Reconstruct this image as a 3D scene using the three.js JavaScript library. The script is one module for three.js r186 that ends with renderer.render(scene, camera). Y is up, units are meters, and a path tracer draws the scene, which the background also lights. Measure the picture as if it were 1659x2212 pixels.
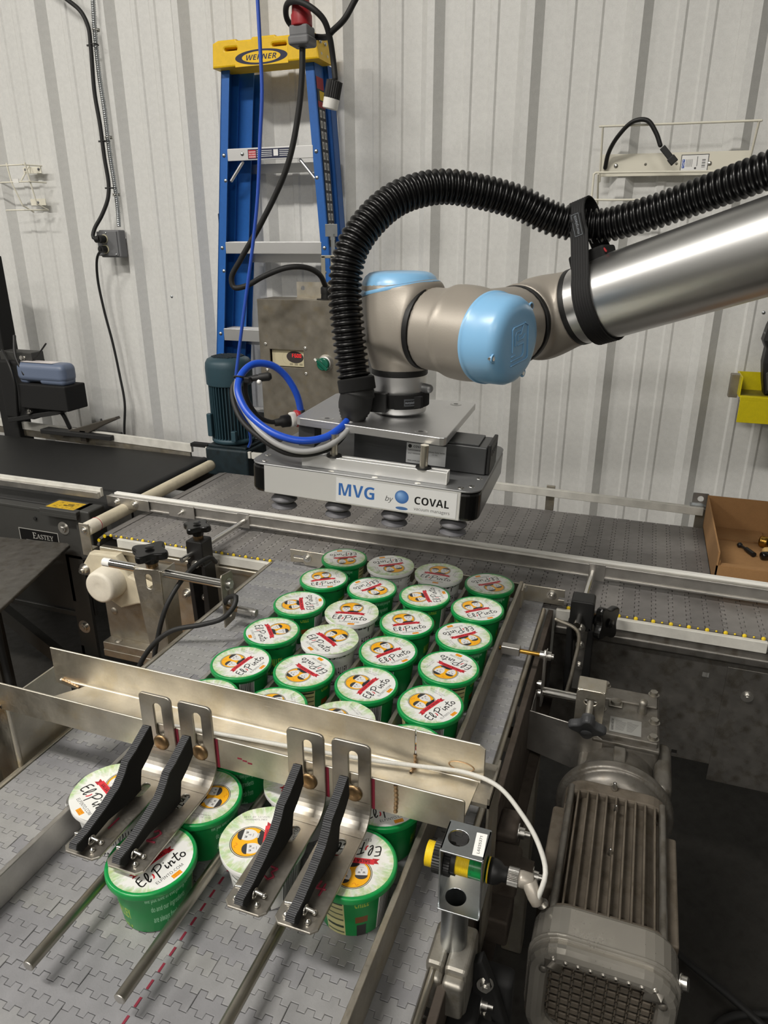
import * as THREE from 'three';
import { RoundedBoxGeometry } from 'three/addons/geometries/RoundedBoxGeometry.js';
import { mergeGeometries } from 'three/addons/utils/BufferGeometryUtils.js';
import { MarchingCubes } from 'three/addons/objects/MarchingCubes.js';
import { RectAreaLightUniformsLib } from 'three/addons/lights/RectAreaLightUniformsLib.js';

// ---------- camera, light, exposure ----------
const scene = new THREE.Scene();
const camera = new THREE.PerspectiveCamera(71.62, 1659 / 2212, 0.05, 60);
camera.position.set(0.4593, 1.6682, 1.2347);
camera.up.set(-0.1190, 0.9351, -0.3337);
camera.lookAt(0.4593 - 0.31729, 1.6682 - 0.35431, 1.2347 - 0.87965);
const renderer = new THREE.WebGLRenderer({ antialias: true });
renderer.toneMapping = THREE.LinearToneMapping;
renderer.toneMappingExposure = 1.9;
renderer.shadowMap.enabled = true;
scene.background = new THREE.Color(0x050505);
RectAreaLightUniformsLib.init();
const FIXTURES = [          // x, z, length along x, width along z, strength
  [-1.25, 2.0, 1.5, 0.34, 46],
  [-4.4, 2.0, 1.5, 0.34, 40],
  [1.9, 4.6, 1.5, 0.34, 26],
  [-1.25, 5.2, 1.5, 0.34, 26],
];
const CEIL = 4.6, WALLZ = -1.5;

// ---------- helpers ----------
let seed = 7;
const rnd = () => { seed = (seed * 1664525 + 1013904223) % 4294967296; return seed / 4294967296; };
const rr = (a, b) => a + (b - a) * rnd();
const V = (x, y, z) => new THREE.Vector3(x, y, z);
const vv = a => (a.isVector3 ? a.clone() : new THREE.Vector3(a[0], a[1], a[2]));
const used = {};
function numbered(n) { if (!(n in used)) { used[n] = 0; return n; } used[n]++; return n + '_' + String(used[n]).padStart(3, '0'); }
const ORG = new WeakMap();
function metricUV(g) {
  const p = g.attributes.position, n = g.attributes.normal, uv = new Float32Array(p.count * 2);
  for (let i = 0; i < p.count; i += 3) {
    let ax = 0, ay = 0, az = 0;
    for (let k = 0; k < 3; k++) { ax += Math.abs(n.getX(i + k)); ay += Math.abs(n.getY(i + k)); az += Math.abs(n.getZ(i + k)); }
    for (let k = 0; k < 3; k++) {
      const x = p.getX(i + k), y = p.getY(i + k), z = p.getZ(i + k);
      const [u, v] = ay >= ax && ay >= az ? [x, z] : ax >= az ? [z, y] : [x, y];
      uv[(i + k) * 2] = u; uv[(i + k) * 2 + 1] = v;
    }
  }
  g.setAttribute('uv', new THREE.BufferAttribute(uv, 2));
}
function clean(g) {
  let q = g.index ? g.toNonIndexed() : g;
  if (!q.attributes.normal) q.computeVertexNormals();
  for (const k of Object.keys(q.attributes)) if (!['position', 'normal', 'uv'].includes(k)) q.deleteAttribute(k);
  if (!q.attributes.uv) q.setAttribute('uv', new THREE.BufferAttribute(new Float32Array(q.attributes.position.count * 2), 2));
  q.morphAttributes = {}; q.clearGroups();
  return q;
}
function fuse(gs, keep) {
  gs = [].concat(gs).map(clean);
  const g = gs.length > 1 ? mergeGeometries(gs) : gs[0];
  if (!keep) metricUV(g);
  return g;
}
function put(name, g, m, parent) {
  const o = new THREE.Mesh(g, m); o.castShadow = o.receiveShadow = true;
  if (parent && parent !== scene) { o.name = name; ORG.set(o, ORG.get(parent)); parent.add(o); }
  else { o.name = numbered(name); ORG.set(o, V(0, 0, 0)); scene.add(o); }
  return o;
}
// geometries are given in the parent's working space (world metres unless the thing has its own frame)
function obj(name, gs, m, parent, keep) {
  const g = fuse(gs, keep), o = parent ? ORG.get(parent) : null;
  if (o && o.lengthSq() > 0) g.translate(-o.x, -o.y, -o.z);
  return put(name, g, m, parent);
}
function each(name, list, m, parent) { for (const g of list) obj(name, g, m, parent); }
function thing(name, label, category, pos = [0, 0, 0], group) {
  const o = new THREE.Group(); o.name = numbered(name); scene.add(o);
  const p = vv(pos); o.position.copy(p); ORG.set(o, p.clone());
  o.userData = { label, category }; if (group) o.userData.group = group;
  return o;
}
function frame(name, label, category, pos, euler, group) {     // a thing modelled in its own axes
  const o = thing(name, label, category, pos, group); ORG.set(o, V(0, 0, 0));
  if (euler) o.rotation.set(euler[0], euler[1], euler[2], euler[3] || 'XYZ');
  return o;
}
function tag(o, label, category, group) { o.userData = { label, category }; if (group) o.userData.group = group; return o; }
function struct(name, gs, m) { const o = obj(name, gs, m); o.userData = { kind: 'structure' }; return o; }
// primitives
function box(x0, x1, y0, y1, z0, z1, r = 0) {
  const w = x1 - x0, h = y1 - y0, d = z1 - z0;
  const g = r > 0 ? new RoundedBoxGeometry(w, h, d, 2, Math.min(r, w / 2.01, h / 2.01, d / 2.01)) : new THREE.BoxGeometry(w, h, d);
  return g.translate((x0 + x1) / 2, (y0 + y1) / 2, (z0 + z1) / 2);
}
const UP = V(0, 1, 0);
function orient(g, pos, dir, spin = 0) {                         // local +y to dir
  if (spin) g.rotateY(spin);
  g.applyQuaternion(new THREE.Quaternion().setFromUnitVectors(UP, vv(dir).normalize()));
  const p = vv(pos); return g.translate(p.x, p.y, p.z);
}
function cyl(a, b, r, r1 = r, seg = 20) {
  a = vv(a); b = vv(b); const d = b.clone().sub(a), L = d.length();
  return orient(new THREE.CylinderGeometry(r1, r, L, seg).translate(0, L / 2, 0), a, d);
}
function lathe(prof, pos = [0, 0, 0], dir = [0, 1, 0], seg = 32) {
  return orient(new THREE.LatheGeometry(prof.map(p => new THREE.Vector2(Math.max(p[0], 1e-5), p[1])), seg), pos, dir);
}
const curve = pts => new THREE.CatmullRomCurve3(pts.map(vv), false, 'centripetal');
function tube(pts, r, n = 40, rad = 10) {
  const c = curve(pts), g = new THREE.TubeGeometry(c, n, r, rad), e0 = c.getPoint(0), e1 = c.getPoint(1);
  return [g, new THREE.SphereGeometry(r, rad, 6).translate(e0.x, e0.y, e0.z), new THREE.SphereGeometry(r, rad, 6).translate(e1.x, e1.y, e1.z)];
}
function wire(pts, r, rad = 8) {                                 // straight runs with ball corners
  const out = [];
  for (let i = 0; i < pts.length; i++) {
    if (i) out.push(cyl(pts[i - 1], pts[i], r, r, rad));
    out.push(new THREE.SphereGeometry(r, rad, 6).translate(...pts[i]));
  }
  return out;
}
function sweep(pts, rf, n, rad) {
  const c = curve(pts), L = c.getLength(), fr = c.computeFrenetFrames(n, false), pos = [], idx = [];
  for (let i = 0; i <= n; i++) {
    const p = c.getPointAt(i / n), r = rf(L * i / n, i / n);
    for (let k = 0; k <= rad; k++) {
      const a = k / rad * Math.PI * 2;
      const q = p.clone().addScaledVector(fr.normals[i], Math.cos(a) * r).addScaledVector(fr.binormals[i], Math.sin(a) * r);
      pos.push(q.x, q.y, q.z);
    }
  }
  for (let i = 0; i < n; i++) for (let k = 0; k < rad; k++) { const a = i * (rad + 1) + k, b = a + rad + 1; idx.push(a, a + 1, b, b, a + 1, b + 1); }
  const g = new THREE.BufferGeometry(); g.setAttribute('position', new THREE.Float32BufferAttribute(pos, 3)); g.setIndex(idx); g.computeVertexNormals();
  return g;
}
function shape(pts, holes = []) {
  const s = new THREE.Shape(pts.map(p => new THREE.Vector2(p[0], p[1])));
  for (const h of holes) s.holes.push(new THREE.Path(h.map(p => new THREE.Vector2(p[0], p[1]))));
  return s;
}
function extr(pts, depth, bevel = 0, holes) {                    // polygon in xy pulled along +z
  const o = { depth: depth - 2 * bevel, bevelEnabled: bevel > 0, bevelSize: bevel, bevelThickness: bevel, bevelOffset: -bevel, bevelSegments: bevel > 0.0015 ? 2 : 1, curveSegments: 8 };
  return new THREE.ExtrudeGeometry(shape(pts, holes), o).translate(0, 0, bevel);
}
const circ = (x, y, r, n = 20) => [...Array(n)].map((_, i) => [x + r * Math.cos(i / n * 2 * Math.PI), y + r * Math.sin(i / n * 2 * Math.PI)]);
const slot = (x0, y0, x1, y1, r, n = 8) => {                      // stadium between two points
  const a = Math.atan2(y1 - y0, x1 - x0), o = [];
  for (let i = 0; i <= n; i++) { const t = a - Math.PI / 2 + Math.PI * i / n; o.push([x1 + r * Math.cos(t), y1 + r * Math.sin(t)]); }
  for (let i = 0; i <= n; i++) { const t = a + Math.PI / 2 + Math.PI * i / n; o.push([x0 + r * Math.cos(t), y0 + r * Math.sin(t)]); }
  return o;
};
const rrect = (x0, y0, x1, y1, r, n = 4) => {
  const o = [];
  for (const [cx, cy, a] of [[x1 - r, y1 - r, 0], [x0 + r, y1 - r, 1], [x0 + r, y0 + r, 2], [x1 - r, y0 + r, 3]])
    for (let i = 0; i <= n; i++) { const t = (a + i / n) * Math.PI / 2; o.push([cx + r * Math.cos(t), cy + r * Math.sin(t)]); }
  return o;
};
// hexagon head with washer, along dir
function bolt(pos, dir, r = 0.007, h = 0.005, washer = 1.5) {
  const g = [orient(new THREE.CylinderGeometry(r * 0.96, r, h, 6).translate(0, h / 2 + 0.0012, 0), pos, dir, rr(0, 1))];
  if (washer) g.push(orient(new THREE.CylinderGeometry(r * washer, r * washer, 0.0014, 20).translate(0, 0.0005, 0), pos, dir));
  return g;
}
function nut(pos, dir, r = 0.007, h = 0.006, thread = 0.006) {
  return [...bolt(pos, dir, r, h, 1.5), orient(new THREE.CylinderGeometry(r * 0.5, r * 0.55, thread, 12).translate(0, h + thread / 2, 0), pos, dir)];
}
const dome = (pos, dir, r = 0.006, h = 0.004) => lathe([[r, 0], [r * 0.95, h * 0.4], [r * 0.6, h * 0.85], [0, h]], pos, dir, 14);

// ---------- textures ----------
function noise2(n, seedN) {
  let s = seedN; const g = new Float32Array(n * n);
  for (let i = 0; i < n * n; i++) { s = (s * 1664525 + 1013904223) % 4294967296; g[i] = s / 4294967296; }
  return (x, y) => {
    const xi = Math.floor(x), yi = Math.floor(y); let fx = x - xi, fy = y - yi; fx = fx * fx * (3 - 2 * fx); fy = fy * fy * (3 - 2 * fy);
    const w = (a, b) => g[((b % n + n) % n) * n + ((a % n + n) % n)];
    return (w(xi, yi) * (1 - fx) + w(xi + 1, yi) * fx) * (1 - fy) + (w(xi, yi + 1) * (1 - fx) + w(xi + 1, yi + 1) * fx) * fy;
  };
}
function dataTex(n, fn, srgb, rep) {
  const d = new Uint8Array(n * n * 4);
  for (let y = 0; y < n; y++) for (let x = 0; x < n; x++) {
    const c = fn(x / n, y / n), i = (y * n + x) * 4, a = Array.isArray(c) ? c : [c, c, c];
    d[i] = Math.max(0, Math.min(255, a[0] * 255)); d[i + 1] = Math.max(0, Math.min(255, a[1] * 255)); d[i + 2] = Math.max(0, Math.min(255, a[2] * 255)); d[i + 3] = 255;
  }
  const t = new THREE.DataTexture(d, n, n); t.wrapS = t.wrapT = THREE.RepeatWrapping; t.magFilter = THREE.LinearFilter; t.minFilter = THREE.LinearMipmapLinearFilter; t.generateMipmaps = true;
  if (srgb) t.colorSpace = THREE.SRGBColorSpace;
  t.repeat.set(rep, rep); t.needsUpdate = true; return t;
}
const N8 = noise2(8, 11), N16 = noise2(16, 23), N64 = noise2(64, 37), N128 = noise2(128, 51), N4 = noise2(4, 77);
const fbm = (u, v) => (N8(u * 8, v * 8) * 8 + N16(u * 16, v * 16) * 4 + N64(u * 64, v * 64) * 2 + N128(u * 128, v * 128)) / 15;
const T = {
  fine: dataTex(512, (u, v) => 0.5 + 0.5 * (N128(u * 128, v * 128) - 0.5) + 0.5 * (N64(u * 64, v * 64) - 0.5), false, 8),
  speck: dataTex(512, (u, v) => 0.95 + 0.05 * N128(u * 128, v * 128) + 0.03 * (N16(u * 16, v * 16) - 0.5), true, 6),
  blotch: dataTex(512, (u, v) => { const f = fbm(u, v); return 0.94 + 0.14 * (f - 0.5); }, true, 5),
  stain: dataTex(512, (u, v) => { const f = fbm(u, v), g = fbm(v + 0.37, u + 0.11), k = Math.max(0, Math.min(1, (g - 0.50) * 3)); return [0.93 + 0.16 * (f - 0.5) - 0.01 * k, 0.93 + 0.16 * (f - 0.5) - 0.03 * k, 0.925 + 0.16 * (f - 0.5) - 0.075 * k]; }, true, 5),
  grime: dataTex(512, (u, v) => { const f = fbm(u, v), g = fbm(u * 1 + 0.5, v + 0.2), k = Math.max(0, Math.min(1, (g - 0.46) * 3)), d = 0.90 * (1 - 0.16 * k) + 0.2 * (f - 0.5); return [d, d * (1 - 0.02 * k), d * (1 - 0.06 * k)]; }, true, 7),
  brush: dataTex(512, (u, v) => 0.35 + 0.35 * N128(u * 8, v * 128) + 0.2 * N64(u * 4, v * 64) + 0.12 * N8(u * 8, v * 8), false, 4),
  rough: dataTex(512, (u, v) => 0.72 + 0.3 * (fbm(u, v) - 0.5) + 0.12 * (N128(u * 128, v * 128) - 0.5), false, 4),
};
function canvasTex(w, h, draw) {
  const c = document.createElement('canvas'); c.width = w; c.height = h; const x = c.getContext('2d'); draw(x, w, h);
  const t = new THREE.CanvasTexture(c); t.colorSpace = THREE.SRGBColorSpace; t.anisotropy = 8; return t;
}
const mat = (color, rough = 0.5, metal = 0, extra = {}) => new THREE.MeshStandardMaterial({ color: new THREE.Color(color), roughness: rough, metalness: metal, ...extra });
const phys = (color, rough, metal, extra) => new THREE.MeshPhysicalMaterial({ color: new THREE.Color(color), roughness: rough, metalness: metal, ...extra });
const M = {
  wall: mat('#dcdcd9', 0.45, 0, { map: T.speck }),
  ceiling: mat('#b4b4b1', 0.8), roomwall: mat('#aaaaa7', 0.7), floor: mat('#2c2a27', 0.75, 0, { map: T.grime, roughnessMap: T.rough }),
  steel: mat('#d9d3c7', 0.62, 1, { map: T.stain, roughnessMap: T.rough, bumpMap: T.brush, bumpScale: 0.00012 }),
  steelClean: mat('#cfccc7', 0.58, 1, { map: T.blotch, roughnessMap: T.rough }),
  steelDull: mat('#b3ada2', 0.8, 1, { map: T.stain, roughnessMap: T.rough }),
  bracketSteel: mat('#bdb8b0', 0.6, 1, { map: T.stain, roughnessMap: T.rough }), chrome: mat('#dcdad6', 0.16, 1), rod: mat('#b9b4aa', 0.36, 1, { map: T.stain }),
  zinc: mat('#c2c6c8', 0.34, 1, { map: T.blotch }), fastener: mat('#cfcdc8', 0.3, 1),
  alu: mat('#e0e0e0', 0.42, 1, { bumpMap: T.brush, bumpScale: 0.00005 }), tubeAlu: mat('#d6d6d5', 0.34, 1),
  aluWhite: mat('#e3e3e1', 0.42, 0.55), aluGrey: mat('#8d8e8f', 0.45, 0.7),
  black: mat('#141414', 0.5), blackMatte: mat('#0e0e0e', 0.85), rubber: mat('#191919', 0.62), blackGloss: mat('#0b0b0b', 0.25),
  hose: mat('#0d0d0e', 0.28), paddleEdge: mat('#3c3d40', 0.6, 0, { bumpMap: T.brush, bumpScale: 0.0012, map: T.blotch }),
  joint: mat('#a29b91', 0.45, 0.35, { bumpMap: T.fine, bumpScale: 0.00008 }), capBlue: phys('#86bbe4', 0.34, 0, { clearcoat: 0.25, clearcoatRoughness: 0.3 }),
  white: mat('#e9e8e3', 0.55), hdpe: mat('#dcdad2', 0.5, 0, { map: T.blotch }), cream: mat('#d9cfb6', 0.6, 0, { map: T.blotch }), creamCap: mat('#e6dfcf', 0.5, 0, { map: T.speck }),
  beltA: mat('#8f8f90', 0.5, 0, { map: T.blotch, bumpMap: T.fine, bumpScale: 0.00012 }), beltB: mat('#87878a', 0.52, 0, { map: T.blotch, bumpMap: T.fine, bumpScale: 0.00012 }), beltC: mat('#949493', 0.5, 0, { map: T.blotch, bumpMap: T.fine, bumpScale: 0.00012 }),
  crossA: mat('#7c7977', 0.42, 0, { map: T.blotch }), crossB: mat('#74716f', 0.45, 0, { map: T.blotch }), crossC: mat('#827f7c', 0.4, 0, { map: T.blotch }),
  yellowPin: mat('#e6c61c', 0.5), yellow: mat('#f2c512', 0.45, 0, { map: T.speck }), trayYellow: mat('#e0cf12', 0.4, 0, { map: T.speck }),
  ladderBlue: mat('#1f63b4', 0.45, 0, { map: T.speck }), hoseBlue: mat('#1f4fc0', 0.32), hoseGrey: mat('#9a9a9a', 0.4),
  red: mat('#9c1f26', 0.45), redMark: mat('#7c1a30', 0.7), plugGrey: mat('#6d6e70', 0.5),
  teal: mat('#2f4a55', 0.5, 0.1, { map: T.speck }), motor: mat('#77736c', 0.55, 0.45, { map: T.grime, roughnessMap: T.rough }), cowl: mat('#9b978f', 0.45, 0.6, { roughnessMap: T.rough }), motorDust: mat('#6e6559', 0.75, 0.2, { map: T.grime }),
  castAlu: mat('#a8a49b', 0.5, 0.8, { map: T.grime }), machine: mat('#3c3c3a', 0.55, 0.1, { map: T.speck }), machineDark: mat('#1b1b1b', 0.6), blackBelt: mat('#161616', 0.6, 0, { map: T.grime }),
  tableGrey: mat('#5c5954', 0.5, 0.3, { map: T.grime }), cardboard: mat('#a47c50', 0.85, 0, { map: T.speck }), brass: mat('#b48d45', 0.3, 1), bronze: mat('#9a8060', 0.4, 1, { map: T.stain }),
  valve: mat('#4a4b4c', 0.4, 0.5), suction: mat('#5a5a5e', 0.5), green: mat('#0d7a3a', 0.35), ink: mat('#67738a', 0.4), velvet: mat('#0a0a0a', 1),
  plateSteel: mat('#86837e', 0.6, 0.8, { map: T.grime, roughnessMap: T.rough }), screw: mat('#e2e0da', 0.25, 1), switchGreen: phys('#0c6650', 0.25, 0, { transmission: 0.1, clearcoat: 0.5 }),
  wirePaint: mat('#e4e0d0', 0.5), rust: mat('#5d544c', 0.75, 0.5, { map: T.grime }),
};

// ---------- room ----------
const CEILPITCH = 0.3335;
{
  // ribbed metal wall: sheets of three major ribs, each pair of minor ribs between
  const X0 = -0.345 - 9 * CEILPITCH;
  const prof = x0 => {
    const p = [];
    for (let k = 0; k < 3; k++) {
      const b = x0 + k * CEILPITCH;
      p.push([b - 0.040, 0], [b - 0.0125, 0.034], [b + 0.0125, 0.034], [b + 0.040, 0]);
      for (const c of [0.125, 0.21]) p.push([b + c - 0.017, 0], [b + c - 0.010, 0.005], [b + c + 0.010, 0.005], [b + c + 0.017, 0]);
    }
    p.push([x0 + 3 * CEILPITCH - 0.0402, 0]);
    return p;
  };
  const root = new THREE.Group(); root.name = 'wall_back'; root.userData = { kind: 'structure' }; ORG.set(root, V(0, 0, 0)); scene.add(root);
  obj('backing', box(-6.1, 6.1, 0, CEIL, WALLZ - 0.12, WALLZ - 0.02), M.wall, root);
  for (let s = 0; s < 7; s++) {
    const x0 = X0 + s * 3 * CEILPITCH, pp = prof(x0), poly = [[x0 - 0.040, -0.006], ...pp, [pp[pp.length - 1][0], -0.006]];
    const q = extr(poly.map(c => [c[0], -c[1]]), CEIL).rotateX(-Math.PI / 2).translate(0, 0, WALLZ);   // profile height becomes +z, depth becomes +y
    obj('wall_panel', q, M.wall, root);
  }
  const scr = [];
  for (let s = -4; s < 6; s++) for (const y of [0.35, 1.45, 2.55, 3.6]) scr.push(dome([-0.345 + s * CEILPITCH + 0.165, y, WALLZ], [0, 0, 1], 0.006, 0.004));
  obj('screws', scr, M.zinc, root).userData = { kind: 'stuff' };
  struct('floor', box(-6.1, 6.1, -0.1, 0, -1.6, 7.2), M.floor);
  struct('ceiling', box(-6.1, 6.1, CEIL, CEIL + 0.1, -1.62, 7.2), M.ceiling);
  struct('wall_left', box(-6.2, -6.1, 0, CEIL, -1.62, 7.2), M.roomwall);
  struct('wall_right', box(6.1, 6.2, 0, CEIL, -1.62, 7.2), M.roomwall);
  struct('wall_front', box(-6.2, 6.2, 0, CEIL, 7.2, 7.3), M.roomwall);
  const glow = new THREE.MeshStandardMaterial({ color: 0xffffff, emissive: 0xfffaf2, emissiveIntensity: 6 });
  FIXTURES.forEach(([x, z, w, d, k], i) => {
    const t = thing('ceiling_light', ['long white ceiling light above the cup lanes', 'long white ceiling light above the black infeed belt', 'long white ceiling light behind the camera on the gearmotor side', 'long white ceiling light behind the camera on the lane side'][i], 'light', [x, CEIL - 0.05, z], 'ceiling lights');
    obj('housing', box(x - w / 2 - 0.03, x + w / 2 + 0.03, CEIL - 0.06, CEIL, z - d / 2 - 0.03, z + d / 2 + 0.03), M.white, t);
    obj('diffuser', box(x - w / 2, x + w / 2, CEIL - 0.064, CEIL - 0.0601, z - d / 2, z + d / 2), glow, t);
    const L = new THREE.RectAreaLight(0xfffaf2, k, w, d); L.position.set(x, CEIL - 0.07, z); L.lookAt(x, 0, z); scene.add(L);
  });
}
// ---------- belts ----------
const BY = 0.85;
// comb shaped module lying in x (length) by z (pitch); the hinge knuckles interlock with the next row
function comb(len, pitch, per, amp, phase, gap = 0.00035, th = 0.008, bev = 0.0006) {
  const e = [], n = Math.round(len / (per / 2));
  for (let i = 0; i < n; i++) { const s = (i + phase) % 2 ? 1 : -1; e.push([i * per / 2 + gap, s * amp / 2], [(i + 1) * per / 2 - gap, s * amp / 2]); }
  e[0][0] = gap; e[e.length - 1][0] = len - gap;
  const low = e.map(([x, z]) => [x, z + gap]), high = e.map(([x, z]) => [x, z + pitch - gap]).reverse();
  // knuckles shrink where they enter the neighbour
  const g = extr([...low, ...high], th, bev); g.rotateX(Math.PI / 2); return clean(g);          // polygon y -> +z, thickness downwards
}
{
  const t = thing('product_conveyor', 'grey modular belt conveyor carrying the lanes of salsa cups', 'conveyor', [-0.06, 0, 0.3]);
  const P = 0.0222, per = 0.0212, X0 = -0.428, mods = 3, len = per * 11.5;
  const gA = comb(len, P, per, 0.0072, 0), gB = comb(len, P, per, 0.0072, 1), gH = comb(per * 5, P, per, 0.0072, 0), gH2 = comb(per * 6.5, P, per, 0.0072, 0);
  for (const g of [gA, gB, gH, gH2]) metricUV(g);
  const org = ORG.get(t), mm = [M.beltA, M.beltB, M.beltC, M.beltA];
  for (let r = 0; r < 58; r++) {
    const z = -0.345 + r * P; let x = X0;
    const row = r % 2 ? [gH, gA, gA, gH2] : [gA, gA, gA];
    let k = 0;
    for (const g0 of row) {
      const L = g0 === gA ? len : g0 === gH ? per * 5 : per * 6.5;
      const ph = Math.round((x - X0) / (per / 2)) % 2;
      const g = g0 === gA ? (ph ? gB : gA) : g0;
      const o = put('belt_module', g, mm[Math.floor(rnd() * 4)], t);
      o.position.set(x - org.x, BY + rr(-0.0004, 0.0003) - org.y, z - org.z); x += L; k++;
    }
  }
  obj('belt_core', box(X0 + 0.004, 0.298, BY - 0.016, BY - 0.0072, -0.34, 0.93), M.beltB, t);
  // red line drawn along the belt, one dash on every module row
  const dash = [];
  for (let r = 0; r < 58; r++) { const z = -0.345 + r * P; if (z > 0.55) dash.push(box(-0.0016, 0.0016, BY, BY + 0.0005, z + 0.0065, z + 0.0185)); }
  obj('red_marking', dash, M.redMark, t);
  // frame
  obj('side_panel', [box(-0.448, -0.436, 0.62, BY - 0.006, -0.32, 0.95, 0.002), box(-0.47, -0.436, 0.615, 0.627, -0.32, 0.95)], M.steelDull, t);
  obj('side_panel', [box(0.318, 0.330, 0.62, BY - 0.004, -0.32, 0.95, 0.002), box(0.318, 0.35, 0.615, 0.627, -0.32, 0.95)], M.rust, t);
  obj('wear_strip', cyl([0.309, BY + 0.002, -0.3], [0.309, BY + 0.002, 0.95], 0.0055), M.rod, t);
  obj('wear_strip', box(-0.4365, -0.4295, BY - 0.02, BY + 0.001, -0.33, 0.95, 0.002), M.steel, t);
  for (const [x, z] of [[-0.442, -0.1], [0.324, -0.1], [-0.442, 0.88], [0.324, 0.88]]) obj('leg', box(x - 0.025, x + 0.025, 0, 0.64, z - 0.025, z + 0.025, 0.004), M.steelDull, t);
  obj('crossbar', box(-0.44, 0.32, 0.60, 0.64, -0.12, -0.08), M.steelDull, t);
  // bearing blocks on the motor side
  const bb = obj('bearing_block', [box(0.33, 0.362, 0.705, 0.80, 0.30, 0.36, 0.006), box(0.33, 0.375, 0.735, 0.79, 0.36, 0.42, 0.008), cyl([0.36, 0.765, 0.39], [0.395, 0.765, 0.39], 0.024, 0.02, 24), box(0.33, 0.37, 0.66, 0.71, 0.38, 0.44, 0.005)], M.rust, t);
  each('bolt', [nut([0.362, 0.782, 0.33], [1, 0, 0], 0.010, 0.009, 0.010), nut([0.395, 0.765, 0.39], [1, 0, 0], 0.009, 0.008, 0.008)], M.fastener, bb);
  const bb2 = obj('bearing_block', [box(0.33, 0.365, 0.70, 0.79, 0.60, 0.67, 0.006), cyl([0.36, 0.74, 0.64], [0.385, 0.74, 0.64], 0.03, 0.026, 24)], M.blackMatte, t);
  each('bolt', [nut([0.365, 0.775, 0.615], [1, 0, 0], 0.008, 0.007, 0.008), nut([0.365, 0.71, 0.655], [1, 0, 0], 0.008, 0.007, 0.008)], M.fastener, bb2);
}
{
  // outer guides, lane dividers and their spacers
  let g = thing('guide_rail', 'tall flat steel guide rail along the motor side of the cup lanes', 'rail', [0.25, BY, 0.3]);
  obj('bar', box(0.246, 0.2545, BY + 0.003, 0.912, -0.315, 0.93, 0.0015), M.steelDull, g);
  obj('threaded_spacer', [cyl([0.2545, 0.895, -0.03], [0.345, 0.895, -0.03], 0.0045, 0.0045, 12)], M.brass, g);
  obj('coupling', [box(0.258, 0.296, 0.886, 0.904, -0.039, -0.021, 0.002)], M.steelClean, g);
  g = thing('guide_rail', 'flat steel guide rail along the sensor side of the cup lanes', 'rail', [-0.25, BY, 0.3]);
  obj('bar', box(-0.2545, -0.246, BY + 0.003, 0.900, -0.315, 0.93, 0.0015), M.steelClean, g);
  for (const [x, z1, lab] of [[-0.125, 0.828, 'round steel lane divider rod ending beside paddle one'], [0, 0.824, 'round steel lane divider rod along the middle of the belt'], [0.125, 0.95, 'round steel lane divider rod between paddles three and four']]) {
    const r = thing('lane_divider', lab, 'rod', [x, 0.888, 0.3], 'lane divider rods');
    obj('rod', cyl([x, 0.888, 0.42], [x, 0.888, z1], 0.0072, 0.0072, 24), M.rod, r);
    obj('end_cap', cyl([x, 0.888, z1], [x, 0.888, z1 + 0.0008], 0.0066, 0.0060, 24), M.steelClean, r);
    obj('divider_bar', box(x - 0.004, x + 0.004, BY + 0.004, 0.897, -0.312, 0.43, 0.001), M.steelDull, r);
  }
  // stop plate at the far end of the lanes
  const s = thing('end_stop', 'thin stainless stop plate with slotted ends behind the last cups', 'stop plate', [0, BY, -0.325]);
  const pl = [[-0.372, 0.862], [-0.372, 0.899], [0.352, 0.899], [0.352, 0.879], [0.338, 0.879], [0.338, 0.872], [0.352, 0.872], [0.352, 0.858], [-0.33, 0.858], [-0.335, 0.866]];
  obj('plate', extr(pl, 0.003, 0.0005, [slot(-0.36, 0.880, -0.335, 0.880, 0.004)]).translate(0, 0, -0.3285), M.steel, s);
  each('bolt', [nut([-0.322, 0.880, -0.325], [0, 0, 1], 0.008, 0.007, 0.004), nut([0.322, 0.882, -0.325], [0, 0, 1], 0.008, 0.007, 0.006), nut([0.255, 0.889, -0.325], [0, 0, 1], 0.007, 0.006, 0.003)], M.fastener, s);
  for (const x of [-0.2545, 0.256]) obj('angle_tab', [box(x - 0.002, x + 0.002, 0.856, 0.902, -0.325, -0.285)], M.steel, s);
}
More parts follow.
